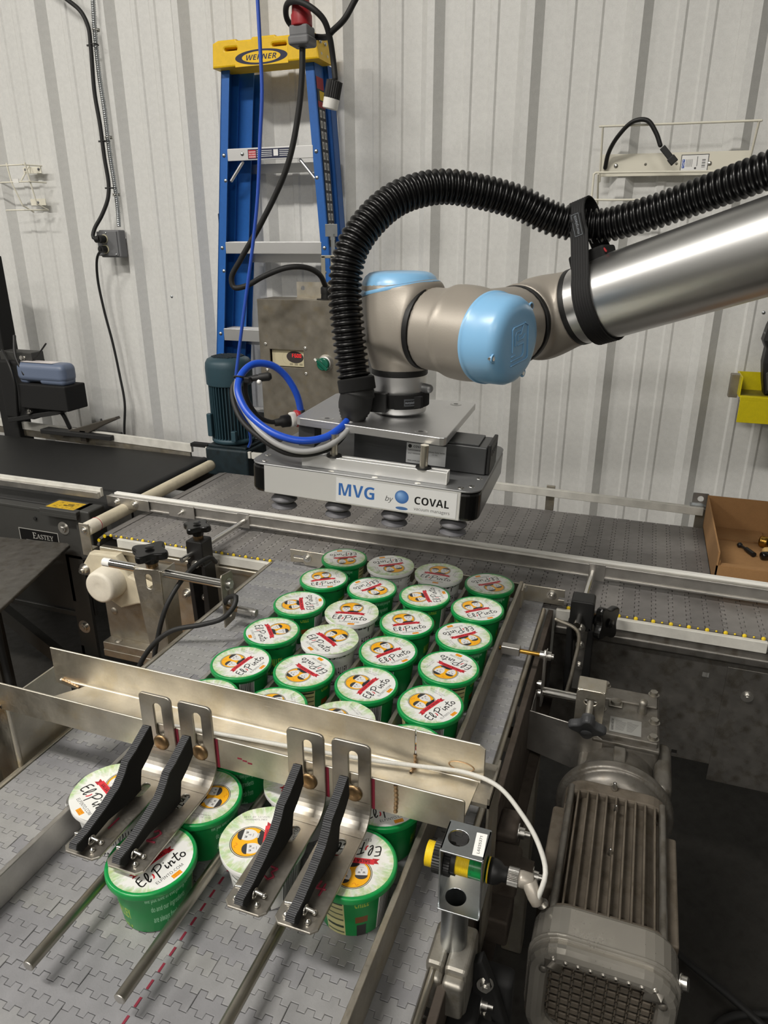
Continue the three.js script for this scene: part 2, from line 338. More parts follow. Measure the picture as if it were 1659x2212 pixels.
{
  const t = thing('cross_conveyor', 'dark grey modular cross conveyor running past the robot', 'conveyor', [-0.1, 0, -0.67]);
  const org = ORG.get(t), P = 0.0385, per = 0.0216, Z0 = -0.345, zl = [per * 9, per * 12, per * 9], zl2 = [per * 12, per * 6, per * 12];
  const cache = {};
  const get = (L, ph) => { const k = L.toFixed(4) + ph; if (!cache[k]) { const g = comb(L, P, per, 0.0095, ph, 0.0006, 0.009, 0.0007); g.rotateY(Math.PI / 2); metricUV(g); cache[k] = g; } return cache[k]; };
  const mm = [M.crossA, M.crossB, M.crossC];
  for (let c = 0; c < 49; c++) {
    const x = -0.985 + c * P; let z = Z0;
    for (const L of (c % 2 ? zl2 : zl)) {
      const ph = Math.round((z - Z0) / (per / 2)) & 1;
      const o = put('belt_module', get(L, ph), mm[Math.floor(rnd() * 3)], t);
      o.position.set(x - org.x, BY + rr(-0.0005, 0.0002) - org.y, z - org.z); z -= L;
    }
  }
  // belt turning down over the end sprocket
  const wrap = [];
  for (let k = 0; k < 4; k++) { const a = 0.16 + k * 0.5; const g = new THREE.BoxGeometry(0.034, 0.008, 0.644); g.rotateZ(a); wrap.push(g.translate(-0.988 - 0.055 * Math.sin(a), BY - 0.059 + 0.055 * Math.cos(a), -0.669)); }
  obj('belt_return', wrap, M.crossB, t);
  obj('belt_core', box(-0.985, 0.9, BY - 0.018, BY - 0.0095, -0.985, -0.35), M.crossB, t);
  // yellow hinge pins along the near edge
  for (let c = 0; c < 49; c++) {
    const x = -0.985 + c * P; if (x > -0.43 && x < 0.33) continue;
    obj('hinge_pin', [lathe([[0.0048, 0], [0.0042, 0.003], [0, 0.004]], [x, BY - 0.005, -0.3445], [0, 0, 1], 10), lathe([[0.0026, 0], [0, 0.003]], [x + P / 2, BY - 0.005, -0.3445], [0, 0, 1], 8)], M.yellowPin, t);
  }
  for (const a of [0.35, 0.9]) obj('hinge_pin', cyl([-0.99 - 0.055 * Math.sin(a), BY - 0.06 + 0.053 * Math.cos(a), -0.345], [-0.99 - 0.055 * Math.sin(a), BY - 0.06 + 0.053 * Math.cos(a), -0.342], 0.0055, 0.005, 10), M.yellowPin, t);
  for (const [a, b] of [[-0.955, -0.435], [0.335, 0.795]]) obj('wear_strip', box(a, b, 0.815, 0.8425, -0.3435, -0.331, 0.002), M.hdpe, t);
  // near side frame: folded stainless sheet
  obj('side_panel', [box(-1.02, -0.44, 0.50, 0.80, -0.336, -0.331), box(-1.02, -0.44, 0.795, 0.812, -0.345, -0.325, 0.004)], M.steel, t);
  const hol = [[0.683, 0.735, 0.0075], [0.575, 0.513, 0.007], [0.645, 0.508, 0.0065]].map(([x, y, w]) => [[x - w, y - w], [x - w, y + w], [x + w, y + w], [x + w, y - w]]);
  const sp = obj('side_panel', [extr([[0.335, 0.495], [1.3, 0.495], [1.3, 0.79], [0.335, 0.79]], 0.005, 0, hol).translate(0, 0, -0.336), box(0.335, 1.3, 0.783, 0.806, -0.345, -0.318, 0.006), box(0.335, 1.3, 0.806, 0.814, -0.342, -0.33)], M.plateSteel, t);
  const pp = obj('joint_plate', [box(0.725, 1.05, 0.45, 0.768, -0.331, -0.3285, 0.001)], M.plateSteel, sp);
  obj('bolt', nut([0.775, 0.70, -0.3285], [0, 0, 1], 0.009, 0.006, 0.003), M.fastener, sp);
  obj('side_panel', box(-1.02, 1.3, 0.55, 0.82, -1.0, -0.994), M.steelDull, t);
  for (const [x, z] of [[-0.9, -0.36], [-0.9, -0.97], [1.2, -0.36], [1.2, -0.97]]) obj('leg', box(x - 0.025, x + 0.025, 0, 0.56, z - 0.025, z + 0.025, 0.004), M.steelDull, t);
  // folded foot of the left bearing panel
  obj('foot_bracket', [box(-1.03, -0.80, 0.47, 0.50, -0.335, -0.29, 0.003), box(-1.03, -0.80, 0.45, 0.474, -0.294, -0.288, 0.002), box(-1.03, -0.78, 0.50, 0.72, -0.331, -0.327, 0.001)], M.steelDull, t);
  each('rivet', [dome([-1.0, 0.595, -0.327], [0, 0, 1], 0.012, 0.006), dome([-0.985, 0.50, -0.31], [0, 1, 0], 0.012, 0.005), dome([-0.84, 0.50, -0.31], [0, 1, 0], 0.012, 0.005)], M.steelDull, t);
  // bearing with cap
  const hexp = [[-1.075, 0.745], [-1.035, 0.80], [-0.935, 0.805], [-0.90, 0.745], [-0.83, 0.72], [-0.82, 0.665], [-0.88, 0.655], [-0.945, 0.63], [-1.01, 0.665]];
  const br = obj('bearing_flange', extr(hexp.slice().reverse(), 0.03, 0.005).translate(0, 0, -0.327), M.cream, t);
  obj('bearing_cap', lathe([[0.052, 0], [0.052, 0.022], [0.05, 0.05], [0.047, 0.058], [0.040, 0.061], [0.018, 0.061], [0.016, 0.0595], [0, 0.0595]], [-0.962, 0.722, -0.298], [0, 0, 1], 40), M.creamCap, br);
  each('bolt', [nut([-1.06, 0.742, -0.297], [0, 0, 1], 0.013, 0.012, 0.008), nut([-0.845, 0.694, -0.297], [0, 0, 1], 0.013, 0.012, 0.008), nut([-0.722, 0.70, -0.331], [0, 0, 1], 0.012, 0.011, 0.008)], M.fastener, br);
  // transfer roller
  const ro = obj('roller', [lathe([[0.0, 0], [0.018, 0.0], [0.0205, 0.006], [0.0205, 0.70], [0.018, 0.71], [0, 0.71]], [-1.058, 0.862, -0.322], [-0.02, 0, -1], 28)], M.cream, t);
  obj('roller_end', lathe([[0, 0], [0.0185, 0.0], [0.0212, 0.006], [0.0212, 0.055]], [-1.058, 0.862, -0.3215], [-0.02, 0, -1], 28), M.creamCap, ro);
  obj('red_ring', new THREE.TorusGeometry(0.0211, 0.0012, 6, 28).translate(-1.059, 0.862, -0.372), M.red, ro);
  const rbk = obj('roller_bracket', [box(-1.076, -1.040, 0.80, 0.884, -0.320, -0.316, 0.001), box(-1.076, -1.040, 0.78, 0.802, -0.345, -0.316, 0.001)], M.steel, t);
  obj('screw', nut([-1.058, 0.862, -0.316], [0, 0, 1], 0.008, 0.006, 0.002), M.fastener, rbk);
}
// guide rails of the cross conveyor
{
  const zr = x => -0.517 + 0.014 * (x + 0.5);                       // nearly parallel to the belt
  const f = thing('guide_rail', 'white plastic strip on a steel channel guide rail above the cross conveyor', 'rail', [-0.1, 0.88, -0.51]);
  const seg = (x0, x1, y0, y1, za, zb) => { const g = box(x0, x1, y0, y1, za, zb, 0.0015); const p = g.attributes.position; for (let i = 0; i < p.count; i++) p.setZ(i, p.getZ(i) + 0.014 * (p.getX(i) + 0.5)); return g; };
  obj('plastic_strip', [seg(-1.11, 1.2, 0.872, 0.9095, -0.530, -0.514)], M.white, f);
  obj('steel_channel', [seg(-1.12, 1.2, 0.868, 0.874, -0.514, -0.496), seg(-1.12, 1.2, 0.9, 0.905, -0.514, -0.496), seg(-1.12, 1.2, 0.873, 0.901, -0.514, -0.500)], M.steelClean, f);
  obj('splice_plate', [seg(-1.125, -0.96, 0.868, 0.905, -0.496, -0.493)], M.steelClean, f);
  obj('splice_plate', [seg(-0.885, -0.79, 0.866, 0.907, -0.496, -0.492)], M.steelClean, f);
  each('bolt', [nut([-1.085, 0.886, -0.501], [0, 0, 1], 0.010, 0.007, 0.005), nut([-1.015, 0.886, -0.500], [0, 0, 1], 0.010, 0.007, 0.005), nut([-0.835, 0.884, -0.497], [0, 0, 1], 0.008, 0.007, 0.016)], M.fastener, f);
  for (const x of [-0.617, 0.414]) {
    const zq = zr(x) + 0.018;
    obj('rail_clip', box(x - 0.02, x + 0.02, 0.862, 0.908, zq - 0.004, zq + 0.004, 0.001), M.steelClean, f);
  }
  // support posts with black clamp heads
  const clamp = (name, label, x, knobSide) => {
    const t = thing(name, label, 'clamp', [x, 0.70, -0.30], 'rail support clamps');
    obj('support_rod', cyl([x + (x < 0 ? 0.008 : 0), 0.884, -0.496], [x - (x < 0 ? 0.02 : 0.012), 0.872, -0.215], 0.0075, 0.0075, 20), M.chrome, t);
    obj('head', [extr(rrect(-0.026, 0.838, 0.026, 0.912, 0.006), 0.05, 0.003).translate(x - 0.006, 0, -0.305)], M.black, t);
    obj('arm', [extr([[-0.024, 0.66], [-0.030, 0.84], [-0.018, 0.85], [-0.010, 0.67]], 0.05, 0.002).translate(x - 0.006, 0, -0.305), extr([[0.012, 0.65], [0.018, 0.85], [0.029, 0.84], [0.034, 0.64]], 0.05, 0.002).translate(x - 0.006, 0, -0.305)], M.black, t);
    each('bolt', [nut([x - 0.006, 0.845, -0.255], [0, 0, 1], 0.008, 0.010, 0.008), nut([x - 0.003, 0.79, -0.275], [0, 0, 1], 0.007, 0.006, 0.003), nut([x, 0.735, -0.275], [0, 0, 1], 0.007, 0.006, 0.003)], M.fastener, t);
    obj('mount_plate', box(x - 0.012, x + 0.02, 0.66, 0.83, -0.331, -0.29), M.steelClean, t);
    const kp = knobSide ? [x + 0.02, 0.862, -0.28] : [x - 0.006, 0.912, -0.28], kd = knobSide ? [0.86, 0.12, 0.5] : [0, 1, 0];
    obj('collar', orient(new THREE.CylinderGeometry(0.014, 0.014, 0.012, 6).translate(0, 0.006, 0), kp, kd), M.bronze, t);
    obj('knob', starKnob(kp, kd, knobSide ? 0.047 : 0.042, 0.012), M.blackGloss, t);
    return t;
  };
  clamp('rail_clamp', 'black rail clamp with upright star knob behind the sensor rod', -0.622, false);
  clamp('rail_clamp', 'black rail clamp with sideways star knob beside the gearmotor', 0.404, true);
  // far side rail
  const b = thing('guide_rail', 'off-white plastic guide rail along the wall side of the cross conveyor', 'rail', [-0.1, 0.88, -1.05]);
  const bseg = (x0, x1, y0, y1, za, zb) => { const g = box(x0, x1, y0, y1, za, zb, 0.002); const p = g.attributes.position; for (let i = 0; i < p.count; i++) p.setZ(i, p.getZ(i) + 0.05 * (p.getX(i) - 0.4)); return g; };
  obj('plastic_strip', bseg(-1.14, -0.93, 0.884, 0.910, -1.034, -1.020), M.hdpe, b);
  obj('plastic_strip', bseg(-0.925, 0.69, 0.884, 0.9095, -1.036, -1.020), M.hdpe, b);
  obj('plastic_strip', bseg(0.70, 1.2, 0.884, 0.9095, -1.036, -1.020), M.hdpe, b);
  obj('bracket', bseg(0.21, 0.238, 0.83, 0.917, -1.045, -1.037), M.steelDull, b);
  each('bracket', [bseg(-0.62, -0.59, 0.80, 0.905, -1.045, -1.037), bseg(0.67, 0.70, 0.80, 0.9, -1.045, -1.037)], M.steelDull, b);
  const eye = extr(rrect(0.655, 0.912, 0.70, 0.95, 0.003), 0.003, 0.0005, [circ(0.678, 0.932, 0.009)]).translate(0, 0, -1.03);
  obj('eye_bracket', [eye, box(0.65, 0.70, 0.905, 0.913, -1.04, -1.015)], M.zinc, b);
  obj('rail_joint', box(-1.21, -1.13, 0.905, 0.918, -1.13, -1.10), M.blackMatte, b);
}
// star shaped hand knob: profile of lobes pulled up with a stem
function starKnob(pos, dir, R, h, lobes = 4) {
  const pts = []; for (let i = 0; i < 48; i++) { const a = i / 48 * 2 * Math.PI, r = R * (0.66 + 0.34 * Math.pow(0.5 + 0.5 * Math.cos(lobes * a), 1.3)); pts.push([r * Math.cos(a), r * Math.sin(a)]); }
  const top = new THREE.ExtrudeGeometry(shape(pts), { depth: h * 0.6, bevelEnabled: true, bevelSize: 0.004, bevelThickness: 0.005, bevelOffset: -0.004, bevelSegments: 3 }).rotateX(-Math.PI / 2).translate(0, 0.030, 0);
  const stem = new THREE.LatheGeometry([[0.0145, 0.010], [0.0155, 0.014], [0.015, 0.026], [0.020, 0.034]].map(p => new THREE.Vector2(p[0] * R / 0.042, p[1])), 24);
  const cap = new THREE.LatheGeometry([[0.011, 0.0465], [0.008, 0.0485], [1e-5, 0.049]].map(p => new THREE.Vector2(p[0], p[1] - 0.012 + h)), 20);
  const hs = [top, stem, cap].map(clean); const g = mergeGeometries(hs);
  return orient(g, pos, dir);
}
// ---------- salsa cups ----------
// brush lettering drawn as pen strokes in a unit box (x to the right, y down)
function script(c, x, y, s, col, lw) {
  const P = [
    [[0.42, 0.02, 0.10, 0.06, 0.10, 0.30, 0.06, 0.62, 0.16, 0.86, 0.44, 0.74]], [[0.10, 0.42, 0.24, 0.36, 0.38, 0.36]],
    [[0.62, 0.72, 0.84, 0.40, 0.86, 0.02, 0.72, 0.04, 0.60, 0.60, 0.66, 0.92, 0.82, 0.72]],
    [[1.36, 0.14, 1.34, 0.50, 1.26, 1.06]], [[1.18, 0.22, 1.50, -0.04, 1.86, 0.06, 1.80, 0.40, 1.38, 0.54]],
    [[2.00, 0.46, 1.96, 0.66, 2.00, 0.84, 2.12, 0.70]], [[2.26, 0.44, 2.24, 0.84]], [[2.25, 0.62, 2.40, 0.42, 2.50, 0.50, 2.46, 0.82, 2.60, 0.70]],
    [[2.92, 0.06, 2.80, 0.50, 2.78, 0.84, 2.96, 0.74]], [[2.64, 0.32, 3.10, 0.24]],
    [[3.30, 0.42, 3.08, 0.50, 3.12, 0.80, 3.36, 0.80, 3.44, 0.52, 3.26, 0.42]],
  ];
  c.strokeStyle = col; c.lineWidth = lw; c.lineCap = c.lineJoin = 'round';
  for (const [a] of P) {
    c.beginPath(); c.moveTo(x + a[0] * s, y + a[1] * s);
    for (let i = 2; i < a.length - 2; i += 2) { const mx = (a[i] + a[i + 2]) / 2, my = (a[i + 1] + a[i + 3]) / 2; c.quadraticCurveTo(x + a[i] * s, y + a[i + 1] * s, x + mx * s, y + my * s); }
    c.lineTo(x + a[a.length - 2] * s, y + a[a.length - 1] * s); c.stroke();
  }
  c.fillStyle = col; c.beginPath(); c.arc(x + 2.03 * s, y + 0.22 * s, lw * 0.55, 0, 7); c.fill();
  c.strokeStyle = '#c8202c'; c.lineWidth = lw * 1.1; c.beginPath(); c.moveTo(x + 0.98 * s, y + 0.78 * s); c.quadraticCurveTo(x + 1.10 * s, y + 0.70 * s, x + 1.08 * s, y + 0.46 * s); c.stroke();
}
function head(c, x, y, s, tilt, hair) {                                     // generic portrait print
  c.save(); c.translate(x, y); c.rotate(tilt);
  c.fillStyle = '#2a2a2c'; c.beginPath(); c.ellipse(0, s * 1.45, s * 1.05, s * 0.55, 0, Math.PI, 0); c.fill();
  c.fillStyle = '#bcbcbc'; c.fillRect(-s * 0.26, s * 0.5, s * 0.52, s * 0.5);
  c.fillStyle = '#dedede'; c.beginPath(); c.ellipse(0, 0, s * 0.62, s * 0.84, 0, 0, 7); c.fill();
  c.fillStyle = hair; c.beginPath(); c.ellipse(0, -s * 0.42, s * 0.63, s * 0.48, 0, Math.PI, 0); c.fill();
  c.fillStyle = '#4a4a4a'; for (const k of [-1, 1]) { c.beginPath(); c.ellipse(k * s * 0.24, -s * 0.06, s * 0.12, s * 0.05, 0, 0, 7); c.fill(); c.fillRect(k * s * 0.24 - s * 0.15, -s * 0.2, s * 0.3, s * 0.05); }
  c.fillStyle = '#9a9a9a'; c.beginPath(); c.moveTo(0, -s * 0.02); c.lineTo(s * 0.1, s * 0.28); c.lineTo(-s * 0.06, s * 0.28); c.fill();
  c.fillStyle = '#6a6a6a'; c.fillRect(-s * 0.18, s * 0.45, s * 0.36, s * 0.035);
  c.restore();
}
const lidTex = canvasTex(1024, 1024, (c, w) => {
  c.fillStyle = '#e6e7e4'; c.fillRect(0, 0, w, w); c.save(); c.scale(2, 2);
  // leaf green wash printed round the edge
  for (let i = 0; i < 430; i++) {
    const a = rr(-4.2, 0.6), top = Math.sin(a) < 0.1, r = 266 - Math.abs(rr(0, 1) * rr(0, 1)) * (top ? 110 : 50), x = 256 + r * Math.cos(a), y = 256 + r * Math.sin(a);
    c.fillStyle = `rgba(${110 + rr(0, 60) | 0},${165 + rr(0, 40) | 0},${70 + rr(0, 50) | 0},0.10)`; c.save(); c.translate(x, y); c.rotate(a); c.beginPath(); c.ellipse(0, 0, rr(14, 40), rr(6, 16), 0, 0, 7); c.fill(); c.restore();
  }
  c.fillStyle = '#1c1c1c'; c.beginPath(); c.ellipse(240, 176, 116, 112, 0, 0, 7); c.fill();
  c.fillStyle = '#e9e2c8'; c.beginPath(); c.ellipse(240, 176, 112, 108, 0, 0, 7); c.fill();
  c.fillStyle = '#1c1c1c'; c.beginPath(); c.ellipse(240, 176, 108, 104, 0, 0, 7); c.fill();
  c.fillStyle = '#f3b01c'; c.beginPath(); c.ellipse(240, 176, 104, 100, 0, 0, 7); c.fill();
  c.save(); c.beginPath(); c.ellipse(240, 176, 104, 100, 0, 0, 7); c.clip(); head(c, 192, 196, 62, -0.10, '#39393b'); head(c, 292, 160, 68, 0.10, '#333335'); c.restore();
  c.strokeStyle = '#d9711c'; c.lineWidth = 3; c.beginPath(); c.moveTo(196, 104); c.quadraticCurveTo(206, 84, 214, 104); c.quadraticCurveTo(222, 118, 232, 98); c.stroke();
  c.fillStyle = '#a91d2a'; c.beginPath(); c.moveTo(96, 262); c.lineTo(140, 262); c.lineTo(140, 300); c.lineTo(96, 300); c.lineTo(112, 281); c.fill(); c.beginPath(); c.moveTo(390, 262); c.lineTo(346, 262); c.lineTo(346, 300); c.lineTo(390, 300); c.lineTo(374, 281); c.fill();
  c.fillStyle = '#d3303c'; c.fillRect(126, 254, 234, 40);
  c.fillStyle = '#3a0d10'; c.font = 'bold 29px sans-serif'; c.textAlign = 'center'; c.textBaseline = 'middle'; c.fillText('SALSA TWINS', 243, 275, 206);
  script(c, 92, 318, 94, '#111111', 8.5);
  c.fillStyle = '#1a1a1a'; c.font = '30px sans-serif'; c.fillText('ELPINTO.COM', 262, 438, 190);
  c.fillStyle = '#f2a51e'; c.fillRect(256, 458, 62, 32); c.strokeStyle = '#c96a10'; c.lineWidth = 2; c.strokeRect(258, 460, 58, 28); c.fillStyle = '#c05a10'; c.font = 'bold 11px sans-serif'; c.fillText('NATURE', 287, 469); c.fillText('VALLEY', 287, 481);
  c.save(); c.translate(428, 190); c.rotate(Math.PI / 2); c.fillStyle = '#6b6b6b'; c.font = '17px monospace'; c.fillText('BEST BY 12/2025', 0, 0); c.fillText('093SOHOTLINES', 0, 20); c.restore();
  c.restore();
});
function cupTex(green) {
  return canvasTex(1024, 256, (c, w, h) => {
    c.fillStyle = green ? '#0e8440' : '#e4e4e2'; c.fillRect(0, 0, w, h);
    const ink = green ? '#0a3d1e' : '#17181a', txt = green ? '#bfe0c4' : '#2a2a2a';
    script(c, 70, 34, 66, ink, 9);
    c.textAlign = 'center'; c.font = 'bold 27px sans-serif'; c.fillStyle = green ? '#a8b93a' : '#1c1c1c';
    c.fillText('HATCH VALLEY', 190, 140); c.fillText('GREEN CHILE', 190, 172); c.fillText('SALSA', 190, 204);
    c.fillStyle = txt; c.font = '15px sans-serif';
    ['Salsa Twins Restaurant', 'Albuquerque, New Mexico', 'We put love in everything we', 'do and our ingredients', 'are always fresh from', 'the garden'].forEach((l, i) => c.fillText(l, 460, 60 + i * 21));
    c.font = 'bold 14px sans-serif'; c.fillText('ALL NATURAL  GLUTEN FREE', 460, 200); c.fillText('NON GMO', 460, 220);
    c.fillStyle = green ? '#c9c58c' : '#f3f3f0'; c.fillRect(620, 40, 96, 150); c.fillStyle = '#2a3a2a'; for (let i = 0; i < 12; i++) c.fillRect(626, 50 + i * 11.5, 84, i % 4 ? 2 : 4);
    c.fillStyle = green ? '#a8b93a' : '#333'; c.font = 'bold 22px sans-serif'; c.fillText('HATCH', 790, 80); c.fillText('CHILE', 790, 104); c.fillStyle = '#7a4a1e'; c.fillRect(762, 124, 56, 12); c.fillStyle = '#2b2b2b'; c.fillRect(768, 140, 44, 44);
    c.fillStyle = '#f2f2f2'; c.fillRect(868, 70, 92, 112); c.fillStyle = '#151515'; for (let x = 876; x < 952;) { const b = rr(1, 5); c.fillRect(x, 78, b, 92); x += b + rr(1.5, 4); }
  });
}
const foil = mat('#ffffff', 0.38, 0.1, { map: lidTex, bumpMap: T.rough, bumpScale: 0.0004 });
const cupMat = [mat('#ffffff', 0.32, 0, { map: cupTex(true) }), mat('#ffffff', 0.35, 0, { map: cupTex(false) })];
const rimMat = [mat('#118c44', 0.3), mat('#e8e8e5', 0.4)];
const cupG = {
  body: fuse(lathe([[0.0, 0.0035], [0.038, 0.0035], [0.0405, 0.0], [0.0435, 0.0015], [0.0472, 0.034], [0.0505, 0.062], [0.0515, 0.0625], [0.0535, 0.0705], [0.0552, 0.0715]], [0, 0, 0], [0, 1, 0], 44), true),
  rim: fuse(lathe([[0.0552, 0.0692], [0.0566, 0.0688], [0.0575, 0.0702], [0.0576, 0.0762], [0.0567, 0.0780], [0.0550, 0.0785], [0.0530, 0.0784], [0.0512, 0.0776]], [0, 0, 0], [0, 1, 0], 44), true),
};
function lidGeo(R, sag, wave) {                                             // dished foil disc with fine crinkles
  const nr = 9, na = 48, pos = [], uv = [], idx = [];
  for (let i = 0; i <= nr; i++) for (let k = 0; k <= na; k++) {
    const r = R * i / nr, a = k / na * 2 * Math.PI, e = i === nr ? wave * Math.sin(a * 11 + 1) * 0.5 : 0;
    const y = 0.0782 - sag * (1 - Math.pow(i / nr, 6)) + e;
    pos.push((r + (i === nr ? wave * Math.sin(7 * a) : 0)) * Math.cos(a), y, (r + (i === nr ? wave * Math.sin(7 * a) : 0)) * Math.sin(a));
    uv.push(0.5 + 0.5 * (r / R) * Math.cos(a) * 0.99, 0.5 - 0.5 * (r / R) * Math.sin(a) * 0.99);
  }
  for (let i = 0; i < nr; i++) for (let k = 0; k < na; k++) { const a = i * (na + 1) + k, b = a + na + 1; idx.push(a, a + 1, b, b, a + 1, b + 1); }
  const g = new THREE.BufferGeometry(); g.setAttribute('position', new THREE.Float32BufferAttribute(pos, 3)); g.setAttribute('uv', new THREE.Float32BufferAttribute(uv, 2)); g.setIndex(idx); g.computeVertexNormals();
  return g;
}
const lidIn = lidGeo(0.0532, 0.0012, 0), lidOut = lidGeo(0.0578, 0.0006, 0.0004);
function cup(x, z, deg, white, label, group, turn = 0) {
  const c = frame('salsa_cup', label, 'cup', [x, BY + 0.0004, z], [0, (deg + 24) * Math.PI / 180, 0], group);
  put('cup_body', cupG.body, cupMat[white ? 1 : 0], c).rotation.y = turn * Math.PI / 180;
  put('rim', cupG.rim, rimMat[white ? 1 : 0], c);
  put('foil_lid', white ? lidOut : lidIn, foil, c).position.y = white ? 0.0009 : 0;
  return c;
}
{
  const LX = [-0.187, -0.0624, 0.062, 0.187];
  const Z = [[-0.2627, -0.1388, -0.0089, 0.1184, 0.2407, 0.3585], [-0.2584, -0.1300, -0.0075, 0.1092, 0.2258, 0.3424], [-0.2536, -0.1355, -0.0075, 0.1100, 0.2275, 0.3445], [-0.2412, -0.1156, 0.0067, 0.1253, 0.246, 0.3637]];
  const A = [[186, 10, 96, -74, 56, 60], [-168, -145, -12, -56, 132, 10], [-26, 96, 8, 30, 52, 30], [-164, 16, -160, 138, 42, 0]];
  const W = ['010000'.replace(/1/, '0'), '101100', '100001', '000000'];
  const lane = ['lane beside the side sensor', 'second lane from the side sensor', 'second lane from the gearmotor', 'lane closest to the gearmotor'];
  const nth = ['first', 'second', 'third', 'fourth', 'fifth', 'sixth'];
  for (let l = 0; l < 4; l++) for (let k = 0; k < 6; k++) {
    const w = W[l][k] === '1';
    cup(LX[l], Z[l][k], A[l][k], w, `${w ? 'white' : 'green'} salsa cup ${nth[k]} from the end stop in the ${lane[l]}`, 'salsa cups queued in the lanes');
  }
  const torn = cup(-0.187, 0.601, -50, true, 'white salsa cup with a torn lid flap below paddle one', 'salsa cups under the paddles');
  const flap = new THREE.BufferGeometry();
  { // torn foil hanging off the rim, crumpled
    const n = 6, pos = [], idx = [];
    for (let i = 0; i <= n; i++) for (let k = 0; k <= n; k++) { const u = i / n, v = k / n, w = (1 - u * 0.72); pos.push(-0.058 - u * 0.012 + 0.002 * Math.sin(9 * v + 4 * u), 0.078 - u * 0.028 + 0.0015 * Math.sin(11 * v), (v - 0.5) * 0.036 * w + u * 0.012); }
    for (let i = 0; i < n; i++) for (let k = 0; k < n; k++) { const a = i * (n + 1) + k, b = a + n + 1; idx.push(a, b, a + 1, b, b + 1, a + 1); }
    flap.setAttribute('position', new THREE.Float32BufferAttribute(pos, 3)); flap.setIndex(idx); flap.computeVertexNormals();
  }
  const fl = obj('torn_flap', flap, mat('#e6e6e4', 0.35, 0.2, { side: THREE.DoubleSide, bumpMap: T.rough, bumpScale: 0.002 }), torn); fl.rotation.y = 0.55; 
  cup(-0.0590, 0.6815, 46, false, 'green salsa cup below the tip of paddle two', 'salsa cups under the paddles', -173);
  cup(-0.0600, 0.5650, -106, false, 'green salsa cup behind the one below paddle two', 'salsa cups under the paddles');
  cup(-0.0624, 0.4535, 200, false, 'green salsa cup under the steel channel behind paddle two', 'salsa cups under the paddles').scale.set(0.94, 1, 0.94);
  cup(0.062, 0.606, 86, true, 'white salsa cup below paddle three', 'salsa cups under the paddles');
  cup(0.062, 0.487, 20, true, 'white salsa cup under the steel channel behind paddle three', 'salsa cups under the paddles');
  cup(0.187, 0.599, 168, false, 'green salsa cup below paddle four', 'salsa cups under the paddles', -75);
  cup(0.187, 0.4815, 14, false, 'green salsa cup under the steel channel behind paddle four', 'salsa cups under the paddles');
}
